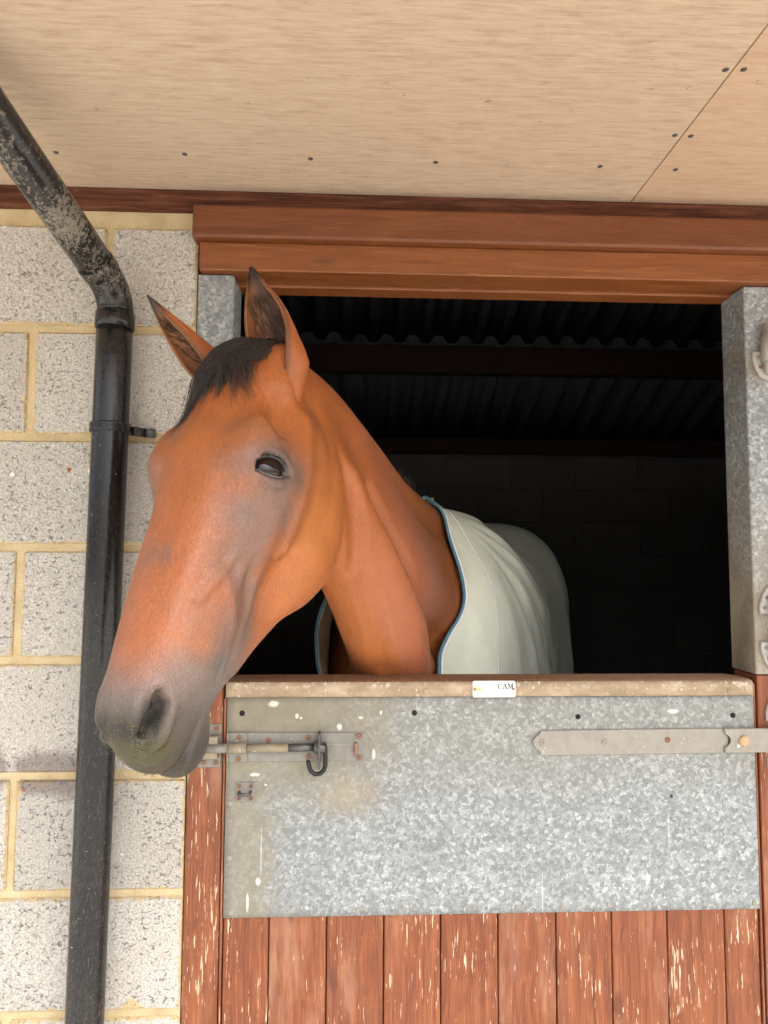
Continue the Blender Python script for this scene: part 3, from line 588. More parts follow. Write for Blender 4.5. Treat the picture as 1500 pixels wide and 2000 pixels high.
def chain(pts, rs, k=.03, op='u', head=True, mir=False, sub=6):
    """one smooth tapering limb through the points"""
    pts = np.array(pts, float); rs = np.array(rs, float); n = len(pts)
    if n > 2:
        t = np.linspace(0, n-1, (n-1)*sub+1); E_ = np.concatenate([np.c_[2*pts[0]-pts[1], ][None] if False else (2*pts[0]-pts[1])[None], pts, (2*pts[-1]-pts[-2])[None]]); Er = np.concatenate([[rs[0]], rs, [rs[-1]]])
        i = np.minimum(t.astype(int), n-2); x = t-i
        w_ = np.stack([-.5*x+x**2-.5*x**3, 1-2.5*x**2+1.5*x**3, .5*x+2*x**2-1.5*x**3, -.5*x**2+.5*x**3], 1)
        pts = sum(w_[:, q, None]*E_[i+q] for q in range(4)); rs = sum(w_[:, q]*Er[i+q] for q in range(4))
    for sg in ((1, -1) if mir else (1,)):
        Pw = pts.copy()
        if head: Pw[:, 2] *= sg; Pw = HO + Pw @ HM.T
        segs = []
        for A, Bq, r1, r2 in zip(Pw[:-1], Pw[1:], rs[:-1], rs[1:]):
            def fn(P, A=A, Bq=Bq, r1=r1, r2=r2):
                d = Bq-A; q = P-A; t = np.clip((q @ d)/(d @ d), 0, 1); q = q-t[:, None]*d; return np.sqrt(np.einsum('ij,ij->i', q, q))-(r1+(r2-r1)*t)
            m = max(r1, r2)+k+.02; segs.append((fn, np.minimum(A, Bq)-m, np.maximum(A, Bq)+m))
        m = rs.max()+k+.02; PR.append((segs, Pw.min(0)-m, Pw.max(0)+m, k, op, 0))
def ell(c, r, k=.03, op='u', head=True, mir=False, rot=None):
    """rot: 3x3 whose columns are the ellipsoid's own axes (in head or world space)"""
    c = np.array(c, float); r = np.array(r, float)
    for sg in ((1, -1) if mir else (1,)):
        Q = np.eye(3) if rot is None else np.array(rot, float).copy(); C = c.copy()
        if head:
            C[2] *= sg
            if sg < 0: Q = np.diag([1, 1, -1.]) @ Q
            Q = HM @ Q; C = h2w(C)
        def fn(P, C=C, Q=Q):
            p = (P-C) @ Q; k0 = np.linalg.norm(p/r, axis=1); k1 = np.linalg.norm(p/(r*r), axis=1)+1e-9; return k0*(k0-1)/k1
        reg(fn, C, r.max(), k, op)
def rz(a, ax=2):
    a = R(a); c, s = math.cos(a), math.sin(a)
    return np.array({0: [[1, 0, 0], [0, c, -s], [0, s, c]], 1: [[c, 0, s], [0, 1, 0], [-s, 0, c]], 2: [[c, -s, 0], [s, c, 0], [0, 0, 1]]}[ax])
# ---- body (world space). forward b, left l
BF = np.array([-.352, -.936, 0]); BL = np.array([.936, -.352, 0]); BO = np.array([.57, 1.60, 0])
def bw(f, l, z): return BO + f*BF + l*BL + np.array([0, 0, z])
bm3 = np.stack([BF, BL, [0, 0, 1]], 1)
def bell(c, r, k=.08): ell(bw(*c), r, k, head=False, rot=bm3)
bell((.55, 0, 1.27), (.62, .285, .315), .1); bell((-.02, 0, 1.36), (.36, .275, .285), .1); bell((.95, 0, 1.24), (.34, .235, .34), .1); bell((1.22, 0, 1.14), (.20, .19, .20), .1)
bell((.86, 0, 1.55), (.22, .07, .095), .1)
for s_ in (1, -1):
    bell((1.03, .15*s_, 1.20), (.20, .10, .33), .08); bell((-.12, .13*s_, 1.17), (.26, .13, .33), .08)
    chain([bw(1.08, .15*s_, 1.02), bw(1.00, .15*s_, .86), bw(1.02, .14*s_, .50), bw(1.02, .14*s_, .44), bw(1.02, .14*s_, .22), bw(1.06, .14*s_, .12), bw(1.09, .14*s_, .05)], [.12, .095, .052, .042, .034, .038, .055], .03, head=False)
    chain([bw(-.05, .15*s_, 1.05), bw(.05, .16*s_, .88), bw(-.22, .14*s_, .58), bw(-.27, .14*s_, .55), bw(-.22, .14*s_, .24), bw(-.18, .14*s_, .13), bw(-.15, .14*s_, .05)], [.17, .12, .058, .05, .036, .04, .056], .03, head=False)
# ---- neck (world space)
def wchain(pts, rs, k=.06): chain(pts, rs, k, head=False)
wchain([(-.128, -.362, 1.782), (-.068, -.228, 1.768), (.006, -.05, 1.718), (.085, .16, 1.662), (.15, .36, 1.635), (.24, .62, 1.585)], [.050, .048, .045, .042, .044, .06], .085)
wchain([(-.120, -.320, 1.70), (-.030, -.13, 1.60), (.055, .08, 1.50), (.12, .30, 1.42), (.2, .55, 1.35)], [.075, .082, .098, .110, .15], .07)
wchain([(-.085, -.285, 1.64), (-.022, -.14, 1.53), (.045, .02, 1.40), (.090, .19, 1.27), (.11, .30, 1.15)], [.056, .062, .080, .092, .13], .06)
wchain([(-.02, -.12, 1.66), (.055, .06, 1.60), (.11, .24, 1.55), (.18, .46, 1.50)], [.050, .052, .060, .08], .07)
# the long muscle down the near side of the neck
wchain([(-.020, -.255, 1.64), (.055, -.085, 1.50), (.110, .06, 1.36), (.13, .19, 1.20)], [.030, .040, .050, .05], .020)
chain([(.030, -.20, 1.625), (.100, -.04, 1.50), (.165, .10, 1.37), (.20, .20, 1.24)], [.007, .010, .009, .004], .03, 's', head=False)
chain([(.011, -.244, 1.547), (.029, -.166, 1.464), (.051, -.083, 1.372), (.066, .029, 1.271)], [.010, .017, .019, .020], .022, 's', head=False)
chain([(-.010, -.318, 1.690), (-.010, -.312, 1.667), (.000, -.290, 1.626), (.010, -.258, 1.584), (.012, -.213, 1.532), (.004, -.184, 1.487)], [.006, .012, .014, .014, .010, .005], .022, 's', head=False)
# ---- head
ell((.075, -.075, 0), (.105, .072, .072), .03)                                  # cranium
ell((.165, -.062, 0), (.120, .066, .086), .03)                                  # forehead
cone((.18, -.055, 0), (.515, -.050, 0), .058, .044, .03)                        # nasal
cone((.20, -.036, .036), (.50, -.038, .019), .034, .026, .03, mir=True)         # flat nasal roof
cone((.26, -.098, .034), (.47, -.072, .022), .054, .042, .03, mir=True)         # maxilla
ell((.190, -.046, .082), (.054, .040, .022), .036, mir=True, rot=rz(-12))        # orbit rim
cone((.150, -.050, .064), (.205, -.022, .068), .018, .016, .03, mir=True)       # brow
cone((.225, -.090, .084), (.335, -.088, .071), .013, .010, .016, mir=True)      # facial crest
cone((.12, -.09, .060), (.20, -.092, .086), .024, .018, .03, mir=True)          # zygomatic arch
cone((.06, -.06, .045), (.02, -.06, .055), .030, .024, .03, mir=True)           # ear root
ell((.210, -.185, .036), (.138, .102, .046), .03, mir=True, rot=rz(-14))         # masseter
ell((.188, -.238, .026), (.100, .060, .042), .03, mir=True, rot=rz(-24))         # angle of the jaw
cone((.27, -.218, .024), (.430, -.134, .014), .048, .036, .03, mir=True)        # jaw bar
cone((.40, -.128, 0), (.560, -.104, 0), .040, .034, .03)                        # chin groove to lip
ell((.526, -.063, 0), (.060, .044, .037), .03)                                  # muzzle
ell((.566, -.080, 0), (.034, .041, .034), .022)                                 # upper lip
ell((.530, -.047, .011), (.046, .027, .021), .022, mir=True, rot=rz(-8))         # nostril wing
ell((.556, -.132, 0), (.042, .030, .032), .018)                                 # chin
ell((.577, -.122, 0), (.020, .022, .032), .012)                                 # lower lip
# nasal veins and small ridges
cone((.36, -.055, .055), (.44, -.085, .048), .004, .003, .012, mir=True); cone((.30, -.075, .078), (.38, -.115, .058), .0045, .004, .012, mir=True); cone((.345, -.10, .066), (.43, -.125, .042), .006, .005, .014, mir=True)
ell((.338, -.078, .074), (.022, .011, .010), .010, mir=True)
chain([(.365, -.060, .068), (.40, -.085, .063), (.435, -.098, .056), (.47, -.112, .046)], [.004, .0060, .0056, .003], .010, mir=True)
chain([(.30, -.060, .080), (.345, -.052, .071), (.40, -.030, .058)], [.003, .0050, .0035], .010, mir=True)
chain([(.10, -.105, .082), (.16, -.115, .092), (.225, -.125, .092), (.29, -.130, .084)], [.003, .0045, .0045, .002], .030, mir=True)
chain([(.30, -.02, .046), (.38, -.018, .040), (.46, -.02, .034)], [.004, .007, .004], .014, mir=True)
# hollows
ell((.31, -.048, .100), (.060, .018, .016), .03, 's', mir=True)
ell((.365, -.098, .090), (.050, .016, .018), .018, 's', mir=True, rot=rz(-25))
ell((.118, -.050, .092), (.036, .022, .018), .022, 's', mir=True)                # above the eye
ell((.250, -.078, .066), (.070, .045, .028), .03, mir=True)
ell((.41, -.165, .078), (.075, .022, .020), .03, 's', mir=True)
ell((.165, -.130, .060), (.095, .062, .034), .03, mir=True)
# mouth slit
chain([(.606, -.106, .0), (.594, -.106, .022), (.576, -.106, .033), (.548, -.109, .039), (.510, -.112, .046), (.49, -.114, .052)], [.006, .006, .006, .0055, .004, .001], .004, 's', mir=True)
# nostril: comma-shaped hollow with a thick rim
chain([(.512, -.026, .042), (.522, -.041, .0455), (.542, -.050, .0460), (.562, -.053, .043), (.574, -.051, .037)], [.005, .0078, .0085, .007, .0045], .012, mir=True)
chain([(.514, -.023, .032), (.530, -.015, .030), (.552, -.021, .031), (.570, -.034, .031)], [.005, .0065, .007, .0065], .014, mir=True)
ell((.548, -.034, .050), (.027, .0085, .028), .008, 's', mir=True, rot=rz(14)); ell((.524, -.030, .050), (.014, .0065, .020), .008, 's', mir=True, rot=rz(-25))
# eye: lid mass, then an almond opening
ES = 1.14; EC = np.array([.209, -.055, .0795]); ER = .0240*ES
EN = np.array([.02, .36, .93]); EN /= np.linalg.norm(EN); E1 = np.array([-.16, -.93, .36]); E1 -= EN*(E1 @ EN); E1 /= np.linalg.norm(E1); E2 = np.cross(EN, E1); E2 *= -np.sign(E2[0])
AM = 64.0
def lid_u(a): q = np.clip(1-((a-4)/AM)**2, 0, 1); return 31*q**.7 + .0*a
def lid_l(a): q = np.clip(1-(a/AM)**2, 0, 1); return -28*q**.8
def eye_ab(p):
    n, x, y = p @ EN, p @ E1, p @ E2; r = np.linalg.norm(p, axis=1)+1e-9
    return np.degrees(np.arctan2(x, n)), np.degrees(np.arcsin(np.clip(y/r, -1, 1))), r
def eyept(a, b, r, sg=1):
    a, b = R(a), R(b); v = EC + r*ES*((math.cos(b)*math.cos(a))*EN + (math.cos(b)*math.sin(a))*E1 + math.sin(b)*E2); v = v.copy(); v[2] *= sg; return v
ell(EC, (.0272*ES,)*3, .016, mir=True)
for rr, bb, aa in ((.0035, 47, 50),):
    P_ = [eyept(a, bb*(1-(a/95)**2), .0300) for a in np.linspace(-aa, aa, 9)]; chain(P_, [.002]+[rr]*7+[.002], .008, mir=True)
P_ = [eyept(a, 37*(1-(a/88)**2), .0292) for a in np.linspace(-52, 52, 9)]; chain(P_, [.0015]*9, .003, 's', mir=True)
P_ = [eyept(a, -42*(1-(a/95)**2), .0285) for a in np.linspace(-50, 45, 8)]; chain(P_, [.0025]*8, .008, mir=True)
for sg in (1, -1):
    def fn(P, sg=sg):
        h = w2h(P); h[:, 2] *= sg; a, b, r = eye_ab(h-EC); g_ = np.maximum(np.maximum(b-lid_u(a), lid_l(a)-b), np.abs(a)-AM)*(math.pi/180)*.024
        return np.maximum(g_, r-.034*ES)
    c_ = EC.copy(); c_[2] *= sg; reg(fn, h2w(c_), .042, .002, 's')
def evalpts(P):
    D = np.full(len(P), 1.0)
    for fn, lo, hi, k, op, tag in PR:
        m = np.nonzero(np.all((P > lo) & (P < hi), axis=1))[0]
        if not len(m): continue
        Q = P[m]
        if isinstance(fn, list):
            d = np.full(len(Q), .5)
            for f2, l2, h2 in fn:
                m2 = np.nonzero(np.all((Q > l2) & (Q < h2), axis=1))[0]
                if len(m2): d[m2] = np.minimum(d[m2], f2(Q[m2]))
        else: d = fn(Q)
        D[m] = smin(D[m], d, k) if op == 'u' else -smin(-D[m], d, k)
    return D
def axis(segs):
    out = [segs[0][0]]
    for a, b, h in segs: n = max(1, round((b-a)/h)); out += list(np.linspace(a, b, n+1)[1:])
    return np.array(out)
FH = .0034
GX = axis([(-.44, .10, FH), (.10, .30, .011), (.30, 1.0, .028)]); GY = axis([(-.72, -.16, FH), (-.16, .40, .011), (.40, 2.06, .030)]); GZ = axis([(-.03, 1.16, .030), (1.16, 1.90, FH)])
def mesh_field():
    D = np.ones((len(GX), len(GY), len(GZ)), np.float32)
    def slices(lo, hi): return [slice(max(0, int(np.searchsorted(g_, lo[i]))), int(np.searchsorted(g_, hi[i]))) for i, g_ in enumerate((GX, GY, GZ))]
    def pts(sl): return np.stack(np.meshgrid(GX[sl[0]], GY[sl[1]], GZ[sl[2]], indexing='ij'), -1).reshape(-1, 3).astype(np.float32)
    for fn, lo, hi, k, op, tag in PR:
        sl = slices(lo, hi)
        if min(q.stop-q.start for q in sl) <= 0: continue
        sub = D[tuple(sl)]
        if isinstance(fn, list):
            d = np.full(sub.shape, .5, np.float32)
            for f2, l2, h2 in fn:
                s2 = slices(l2, h2); r = tuple(slice(q.start-p.start, q.stop-p.start) for p, q in zip(sl, s2)); t = d[r]
                if t.size: t[...] = np.minimum(t, f2(pts(s2)).reshape(t.shape))
        else: d = fn(pts(sl)).reshape(sub.shape).astype(np.float32)
        sub[...] = smin(sub, d, k) if op == 'u' else -smin(-sub, d, k)
    I = D < 0; nx, ny, nz = D.shape; cnt = np.zeros((nx-1, ny-1, nz-1), np.uint8)
    for a in (0, 1):
        for b in (0, 1):
            for c in (0, 1): cnt += I[a:nx-1+a, b:ny-1+b, c:nz-1+c]
    act = (cnt > 0) & (cnt < 8); ci, cj, ck = np.nonzero(act); idx = np.full(act.shape, -1, np.int32); idx[ci, cj, ck] = np.arange(len(ci))
    S = np.zeros((len(ci), 3)); N_ = np.zeros(len(ci)); G = (GX, GY, GZ)
    for ax in range(3):
        for p in (0, 1):
            for q in (0, 1):
                o0 = [0, 0, 0]; oth = [i for i in range(3) if i != ax]; o0[oth[0]] = p; o0[oth[1]] = q; o1 = list(o0); o1[ax] = 1
                A = (ci+o0[0], cj+o0[1], ck+o0[2]); Bq = (ci+o1[0], cj+o1[1], ck+o1[2]); d0, d1 = D[A], D[Bq]; x = (d0 < 0) != (d1 < 0)
                t = np.where(x, d0/(d0-d1+1e-12), 0)
                pt = np.stack([G[i][A[i]]*(1-t)+G[i][Bq[i]]*t for i in range(3)], 1); S[x] += pt[x]; N_[x] += 1
    V = S/N_[:, None]; F = []
    for ax in range(3):
        s0 = [slice(None)]*3; s1 = [slice(None)]*3; s0[ax] = slice(0, -1); s1[ax] = slice(1, None); a0, a1 = I[tuple(s0)], I[tuple(s1)]
        e = np.array(np.nonzero(a0 != a1)).T; oth = [i for i in range(3) if i != ax]
        ok = (e[:, oth[0]] > 0) & (e[:, oth[1]] > 0)
        for i in oth: ok &= e[:, i] < act.shape[i]
        e = e[ok]; q = []
        for du, dv in ((0, 0), (1, 0), (1, 1), (0, 1)):
            z = e.copy(); z[:, oth[0]] -= du; z[:, oth[1]] -= dv; q.append(idx[z[:, 0], z[:, 1], z[:, 2]])
        q = np.stack(q, 1); flip = a0[e[:, 0], e[:, 1], e[:, 2]] ^ (ax == 1); q[~flip] = q[~flip][:, ::-1]; F.append(q)
    F = np.concatenate(F); return V, F
def newton(V0, it=1):
    sel = (V0[:, 1] < -.10) & (V0[:, 2] > 1.1); V = V0[sel]
    for _ in range(it):
        e = 1e-3; d0 = evalpts(V); g_ = np.stack([evalpts(V+np.eye(3)[i]*e)-d0 for i in range(3)], 1)/e; n2 = (g_**2).sum(1)+1e-6
        V = V - np.clip(d0/n2, -.004, .004)[:, None]*g_*.9
    V0[sel] = V; return V0
HV, HF = mesh_field(); HV = newton(HV); print("horse verts", len(HV))
# ---- ears: cupped, tapering leaves with thickness, appended to the same body mesh
def ear_geo(base, tip, N, r0, bend):
    inner = h2w((.075, -.085, .030 if (w2h(np.array(base)[None])[0, 2] > 0) else -.030))
    base, tip, N = np.array(base), np.array(tip), np.array(N, float); ax = tip-base; L = np.linalg.norm(ax); ax /= L
    N = N-ax*(N @ ax); N /= np.linalg.norm(N); S = np.cross(ax, N); nv, na = 34, 33; V, F, T = [], [], []
    sv = [-.30, 0, .15, .3, .45, .6, .75, .88, .95, 1]; sr = [.45, .92, 1.04, 1.06, .98, .82, .58, .33, .19, .04]; sa = [178, 160, 135, 116, 104, 96, 88, 80, 74, 70]
    for lay in (0, 1):
        for i in range(nv):
            v = -.30+1.30*i/(nv-1); r = r0*np.interp(v, sv, sr); A = np.interp(v, sv, sa); th = .0045*min(1, r/.012)
            c = base+ax*L*v+N*bend*math.sin(math.pi*max(0, v))-N*bend*1.4*max(0, v-.7)+(inner-base)*max(0, -v/.30)
            for j in range(na):
                q = -1+2*j/(na-1); a = R(A*q); rr = r-(th if lay else 0); lip = .0015*(abs(q) > .93)
                p = c+rr*(math.sin(a)*S-.85*math.cos(a)*N) + (N*.0006 if lay else 0) + S*.0012*math.sin(9*v+4*q)
                V.append(p); T.append((lay, v, q))
    g_ = lambda l, i, j: l*nv*na+i*na+j
    for i in range(nv-1):
        for j in range(na-1):
            F.append((g_(0, i, j), g_(0, i, j+1), g_(0, i+1, j+1), g_(0, i+1, j))); F.append((g_(1, i, j), g_(1, i+1, j), g_(1, i+1, j+1), g_(1, i, j+1)))
        for j, fl in ((0, 0), (na-1, 1)):
            q = (g_(0, i, j), g_(0, i+1, j), g_(1, i+1, j), g_(1, i, j)); F.append(q[::-1] if fl else q)
    for j in range(na-1): F.append((g_(0, nv-1, j), g_(0, nv-1, j+1), g_(1, nv-1, j+1), g_(1, nv-1, j)))
    return np.array(V), F, T
EARS = [(h2w((.034, -.066, .064)), (-.159, -.410, 1.947), (-.45, -.88, 0), .0365, .012), (h2w((.032, -.054, -.054)), (-.309, -.420, 1.892), (-.80, -.55, -.25), .0310, .010)]
base_n = len(HV); ALLV = [HV]; ALLF = HF.tolist(); ET = []
off = base_n
for e in EARS:
    V, F, T = ear_geo(*e); ALLV.append(V); ALLF += [tuple(i+off for i in q) for q in F]; ET += T; off += len(V)
ALLV = np.concatenate(ALLV)
# ---- coat colour, kept per vertex (coat pattern, with sky sheen and nostril shade painted in)
hl = w2h(ALLV); S_, U_, W_ = hl[:, 0], hl[:, 1], hl[:, 2]; aW = np.abs(W_)
def gs(s, u, w, rs_, ru, rw=.06):
    return np.exp(-(((S_-s)/rs_)**2+((U_-u)/ru)**2+((aW-w)/rw)**2))
def sst(x, a, b): t = np.clip((x-a)/(b-a), 0, 1); return t*t*(3-2*t)
dark = np.zeros(len(ALLV))
for g_ in (1.0*gs(.205, -.055, .095, .046, .050), .85*gs(.200, -.092, .10, .036, .030), .7*gs(.220, -.015, .09, .028, .026), .95*gs(.252, -.085, .09, .042, .040), .90*gs(.277, -.045, .085, .048, .034), .75*gs(.32, -.050, .075, .042, .032), .65*gs(.350, -.043, .067, .032, .024), .70*gs(.32, -.085, .08, .04, .02), .90*gs(.360, -.108, .075, .032, .022), .95*gs(.408, -.122, .06, .052, .032), 1.0*gs(.463, -.100, .055, .050, .044), .85*gs(.42, -.080, .055, .05, .034), 1.0*gs(.515, -.11, .04, .05, .045), .45*gs(.415, -.043, .06, .05, .03), .55*gs(.352, .002, .012, .016, .013, .016), .75*gs(.485, -.05, .05, .035, .04), .4*gs(.17, -.02, .07, .02, .03)):
    dark = np.maximum(dark, g_)
path = np.array([(.205, -.055), (.250, -.070), (.300, -.062), (.345, -.072), (.385, -.100), (.430, -.105), (.480, -.090), (.53, -.08)]); pw = [.040, .042, .036, .034, .034, .038, .045, .05]
for k in range(len(path)-1):
    dv = path[k+1]-path[k]; t_ = np.clip(((S_-path[k][0])*dv[0]+(U_-path[k][1])*dv[1])/(dv @ dv), 0, 1); dd_ = np.hypot(S_-path[k][0]-t_*dv[0], U_-path[k][1]-t_*dv[1]); wd_ = pw[k]+(pw[k+1]-pw[k])*t_
    dark = np.maximum(dark, .80*sst(-dd_, -wd_*1.15, -wd_*.35)*sst(aW, .015, .035)*(U_ > -.2))
muz = sst(S_+.30*np.maximum(0, -U_-.01), .462, .550)*np.where((S_ > .3) & (U_ > -.20) & (aW < .12), 1, 0)
dark = 1-(1-dark)*(1-.92*muz)
col = np.tile(np.array([.335, .100, .024]), (len(ALLV), 1))
def blend(c, m): global col; col = col*(1-m[:, None])+np.array(c)*m[:, None]
blend((.44, .160, .044), .85*gs(.20, -.19, .08, .12, .07, .1)); blend((.345, .118, .046), .6*sst(U_, -.06, -.005)*sst(S_, .20, .34)); blend((.29, .080, .020), .55*gs(.10, -.02, 0, .06, .05, .1))  # middle blend: pinker nose bridge, sky sheen put into the colour
neckm = sst(ALLV[:, 1], -.32, .05); blend((.350, .122, .038), .75*neckm); blend((.34, .120, .070), .7*neckm*sst(ALLV[:, 0]-.5*ALLV[:, 1], .06, .10))
blend((.140, .104, .090), np.clip(dark, 0, 1)*.92); blend((.135, .118, .110), .85*np.clip(dark, 0, 1)*sst(S_-.5*(U_+.05), .42, .50)); blend((.030, .026, .026), .92*gs(.207, -.052, .103, .0185, .027, .03)); blend((.100, .084, .078), .85*gs(.207, -.052, .103, .028, .036, .04))  # dark patches of the coat, greyed in colour for the sky's sheen
blend((.066, .052, .043), sst(S_-.25*(U_+.05), .500, .555)*.8*(U_ > -.2)); blend((.034, .029, .023), sst(S_-.25*(U_+.05), .545, .59)*.92*(U_ > -.2)); blend((.085, .080, .026), .55*np.exp(-((S_-.580)/.022)**2-((U_+.048)/.030)**2)*(W_ > -.02)); blend((.008, .007, .007), np.exp(-((S_-.546)/.030)**4-((U_+.031)/.019)**4)*sst(.0465-aW, 0, .007))  # dark lips and chaff stain; last blend paints the nostril hollow's shade
legs = sst(-ALLV[:, 2], -.75, -.45); blend((.018, .013, .011), legs)
for i, (lay, v, q) in enumerate(ET):
    k = base_n+i; c = np.array([.33, .098, .026])
    if lay: t = math.exp(-((q-.1)/.42)**2); c = np.array([.24, .095, .038])*(1-t)+np.array([.055, .036, .026])*t
    else: c = c*(1-.25*abs(q)**3)
    tip_ = min(1, max(0, (v-.80+.06*abs(q))/.14)); c = c*(1-tip_)+np.array([.020, .014, .012])*tip_
    if not lay and abs(q) > .9: c = c*.5+np.array([.05, .03, .02])*.5
    col[k] = c
me_ = bpy.data.meshes.new('body'); me_.from_pydata(ALLV.tolist(), [], ALLF); me_.update()
ca = me_.color_attributes.new('coat', 'FLOAT_COLOR', 'POINT'); ca.data.foreach_set('color', np.c_[col, np.ones(len(col))].astype(np.float32).ravel())
def mat_coat():
    m = M('horse_coat', .5, 0, .35); c = m.attr('coat')
    n = m.nd('ShaderNodeCombineXYZ')
    for i, (v, k) in enumerate(((HA, 330), (HU, 900), (HW, 900))):
        d = m.nd('ShaderNodeVectorMath'); d.operation = 'DOT_PRODUCT'; m.t.links.new(m.o, d.inputs[0]); d.inputs[1].default_value = tuple(v*k); m.t.links.new(d.outputs['Value'], n.inputs[i])
    hair = m.noise(1, n.outputs[0], 3, .6, .4); blot = m.noise(38, det=4, ro=.6); big = m.noise(9, det=3)
    c = m.mix(m.step(hair, .3, .72), m.mix(1.0, c, (.72, .68, .65), 'MULTIPLY'), m.mix(1.0, c, (1.22, 1.22, 1.22), 'MULTIPLY'))
    c = m.mix(m.step(blot, .35, .7, 0, .30), c, m.mix(1.0, c, (1.35, 1.28, 1.2), 'MULTIPLY')); c = m.mix(m.step(big, .4, .65, 0, .30), c, m.mix(1.0, c, (.72, .68, .66), 'MULTIPLY'))
    m.set(col=c, sheen=.04, sr=.35, nrm=m.bump(m.math('ADD', m.math('MULTIPLY', hair, 1.), m.math('MULTIPLY', blot, 1.0)), .40, .0018), rough=m.step(hair, .3, .7, .34, .50))
    m.b.inputs['Sheen Tint'].default_value = (.95, .9, .9, 1); return m.m
COAT = mat_coat(); me_.materials.append(COAT); me_.shade_smooth()
horse = empty('horse', (.35, .9, 0), 'bay horse with dark muzzle looking out over the stable door', 'horse')
link('body', me_, horse)
# ---- short coat: fine blades lying along the lie of the hair, shaded with the skin's own normals
def fur(n):
    me2 = me_; nv = len(me2.vertices); me2.calc_loop_triangles(); nt_ = len(me2.loop_triangles)
    tv = np.empty(nt_*3, np.int32); me2.loop_triangles.foreach_get('vertices', tv); tv = tv.reshape(-1, 3)
    vn = np.empty(nv*3, np.float32); me2.vertices.foreach_get('normal', vn); vn = vn.reshape(-1, 3).astype(float)
    A, Bq, C_ = ALLV[tv[:, 0]], ALLV[tv[:, 1]], ALLV[tv[:, 2]]; cen_ = (A+Bq+C_)/3; nrm = np.cross(Bq-A, C_-A); ar = np.linalg.norm(nrm, axis=1)/2; nrm /= 2*ar[:, None]+1e-12
    see = (nrm*(np.array(CAM)-cen_)).sum(1)/np.linalg.norm(np.array(CAM)-cen_, axis=1) > -.30
    h = w2h(cen_); ok = see & (cen_[:, 2] > 1.12) & (cen_[:, 1] < .46) & (tv.max(1) < base_n)
    ok &= ~((np.abs(h[:, 0]-.207) < .022) & (np.abs(h[:, 1]+.052) < .032) & (np.abs(h[:, 2]) > .07))
    ok &= ~((np.abs(h[:, 0]-.546) < .032) & (np.abs(h[:, 1]+.031) < .020) & (np.abs(h[:, 2]) < .045) & (h[:, 0] > .5))
    dens = np.where(cen_[:, 1] > -.16, .75, 1.0); p = ar*ok*dens; p /= p.sum(); k = rng.choice(nt_, n, p=p); r1, r2 = rng.random(n), rng.random(n); f_ = r1+r2 > 1; r1[f_], r2[f_] = 1-r1[f_], 1-r2[f_]
    bc = np.stack([1-r1-r2, r1, r2], 1); P = (ALLV[tv[k]]*bc[..., None]).sum(1); N_ = (vn[tv[k]]*bc[..., None]).sum(1); N_ /= np.linalg.norm(N_, axis=1)[:, None]; K = (col[tv[k]]*bc[..., None]).sum(1)
    hh = w2h(P); hw_ = np.clip((P[:, 1]+.34)/.14, 0, 1)*np.clip((-hh[:, 1]-.12)/.08, 0, 1)
    flow_h = (HA*.85)[None]-HU[None]*np.clip((-hh[:, 1]-.05)*6, 0, .9)[:, None]+HW[None]*(np.sign(hh[:, 2])*.35)[:, None]
    top = np.clip((.16-hh[:, 0])/.10, 0, 1)[:, None]; flow_h = flow_h*(1-.75*top)+top*(HW[None]*np.sign(hh[:, 2])[:, None]*.6-HA[None]*.25)
    flow_n = np.array([.45, .75, -.65])[None]; fl = flow_h*(1-hw_[:, None])+flow_n*hw_[:, None]+rng.normal(0, .16, (n, 3)); fl -= N_*(fl*N_).sum(1)[:, None]; fl /= np.linalg.norm(fl, axis=1)[:, None]+1e-9
    L = rng.uniform(.003, .0070, n)*np.where((hh[:, 0] > .47) & (hh[:, 1] > -.2), .40, 1); S2 = np.cross(N_, fl); wd = rng.uniform(.00014, .00028, n)
    V = np.empty((n, 3, 3)); V[:, 0] = P+S2*wd[:, None]; V[:, 1] = P-S2*wd[:, None]; V[:, 2] = P+fl*L[:, None]+N_*(L*rng.uniform(.04, .15, n))[:, None]
    m2 = bpy.data.meshes.new('short_coat'); m2.vertices.add(3*n); m2.vertices.foreach_set('co', V.astype(np.float32).ravel()); m2.loops.add(3*n); m2.loops.foreach_set('vertex_index', np.arange(3*n, dtype=np.int32)); m2.polygons.add(n); m2.polygons.foreach_set('loop_start', np.arange(0, 3*n, 3, dtype=np.int32)); m2.update(); m2.validate()
    K = K*rng.lognormal(0, .22, n)[:, None]*(1+rng.normal(0, .05, (n, 3))); K = np.clip(K, .002, .9); c3 = np.repeat(K[:, None], 3, 1); c3[:, 2] *= 1.15
    ca2 = m2.color_attributes.new('coat', 'FLOAT_COLOR', 'POINT'); ca2.data.foreach_set('color', np.concatenate([c3.reshape(-1, 3), np.ones((3*n, 1))], 1).astype(np.float32).ravel())
    m2.shade_smooth(); m2.normals_split_custom_set_from_vertices(np.repeat(N_, 3, 0).tolist()); return m2
mh = M('coat_hair', .34, 0, .65); mh.set(col=mh.attr('coat'), sheen=.03); m2 = fur(300000); m2.materials.append(mh.m); props(link('short_coat', m2, horse), kind='stuff')
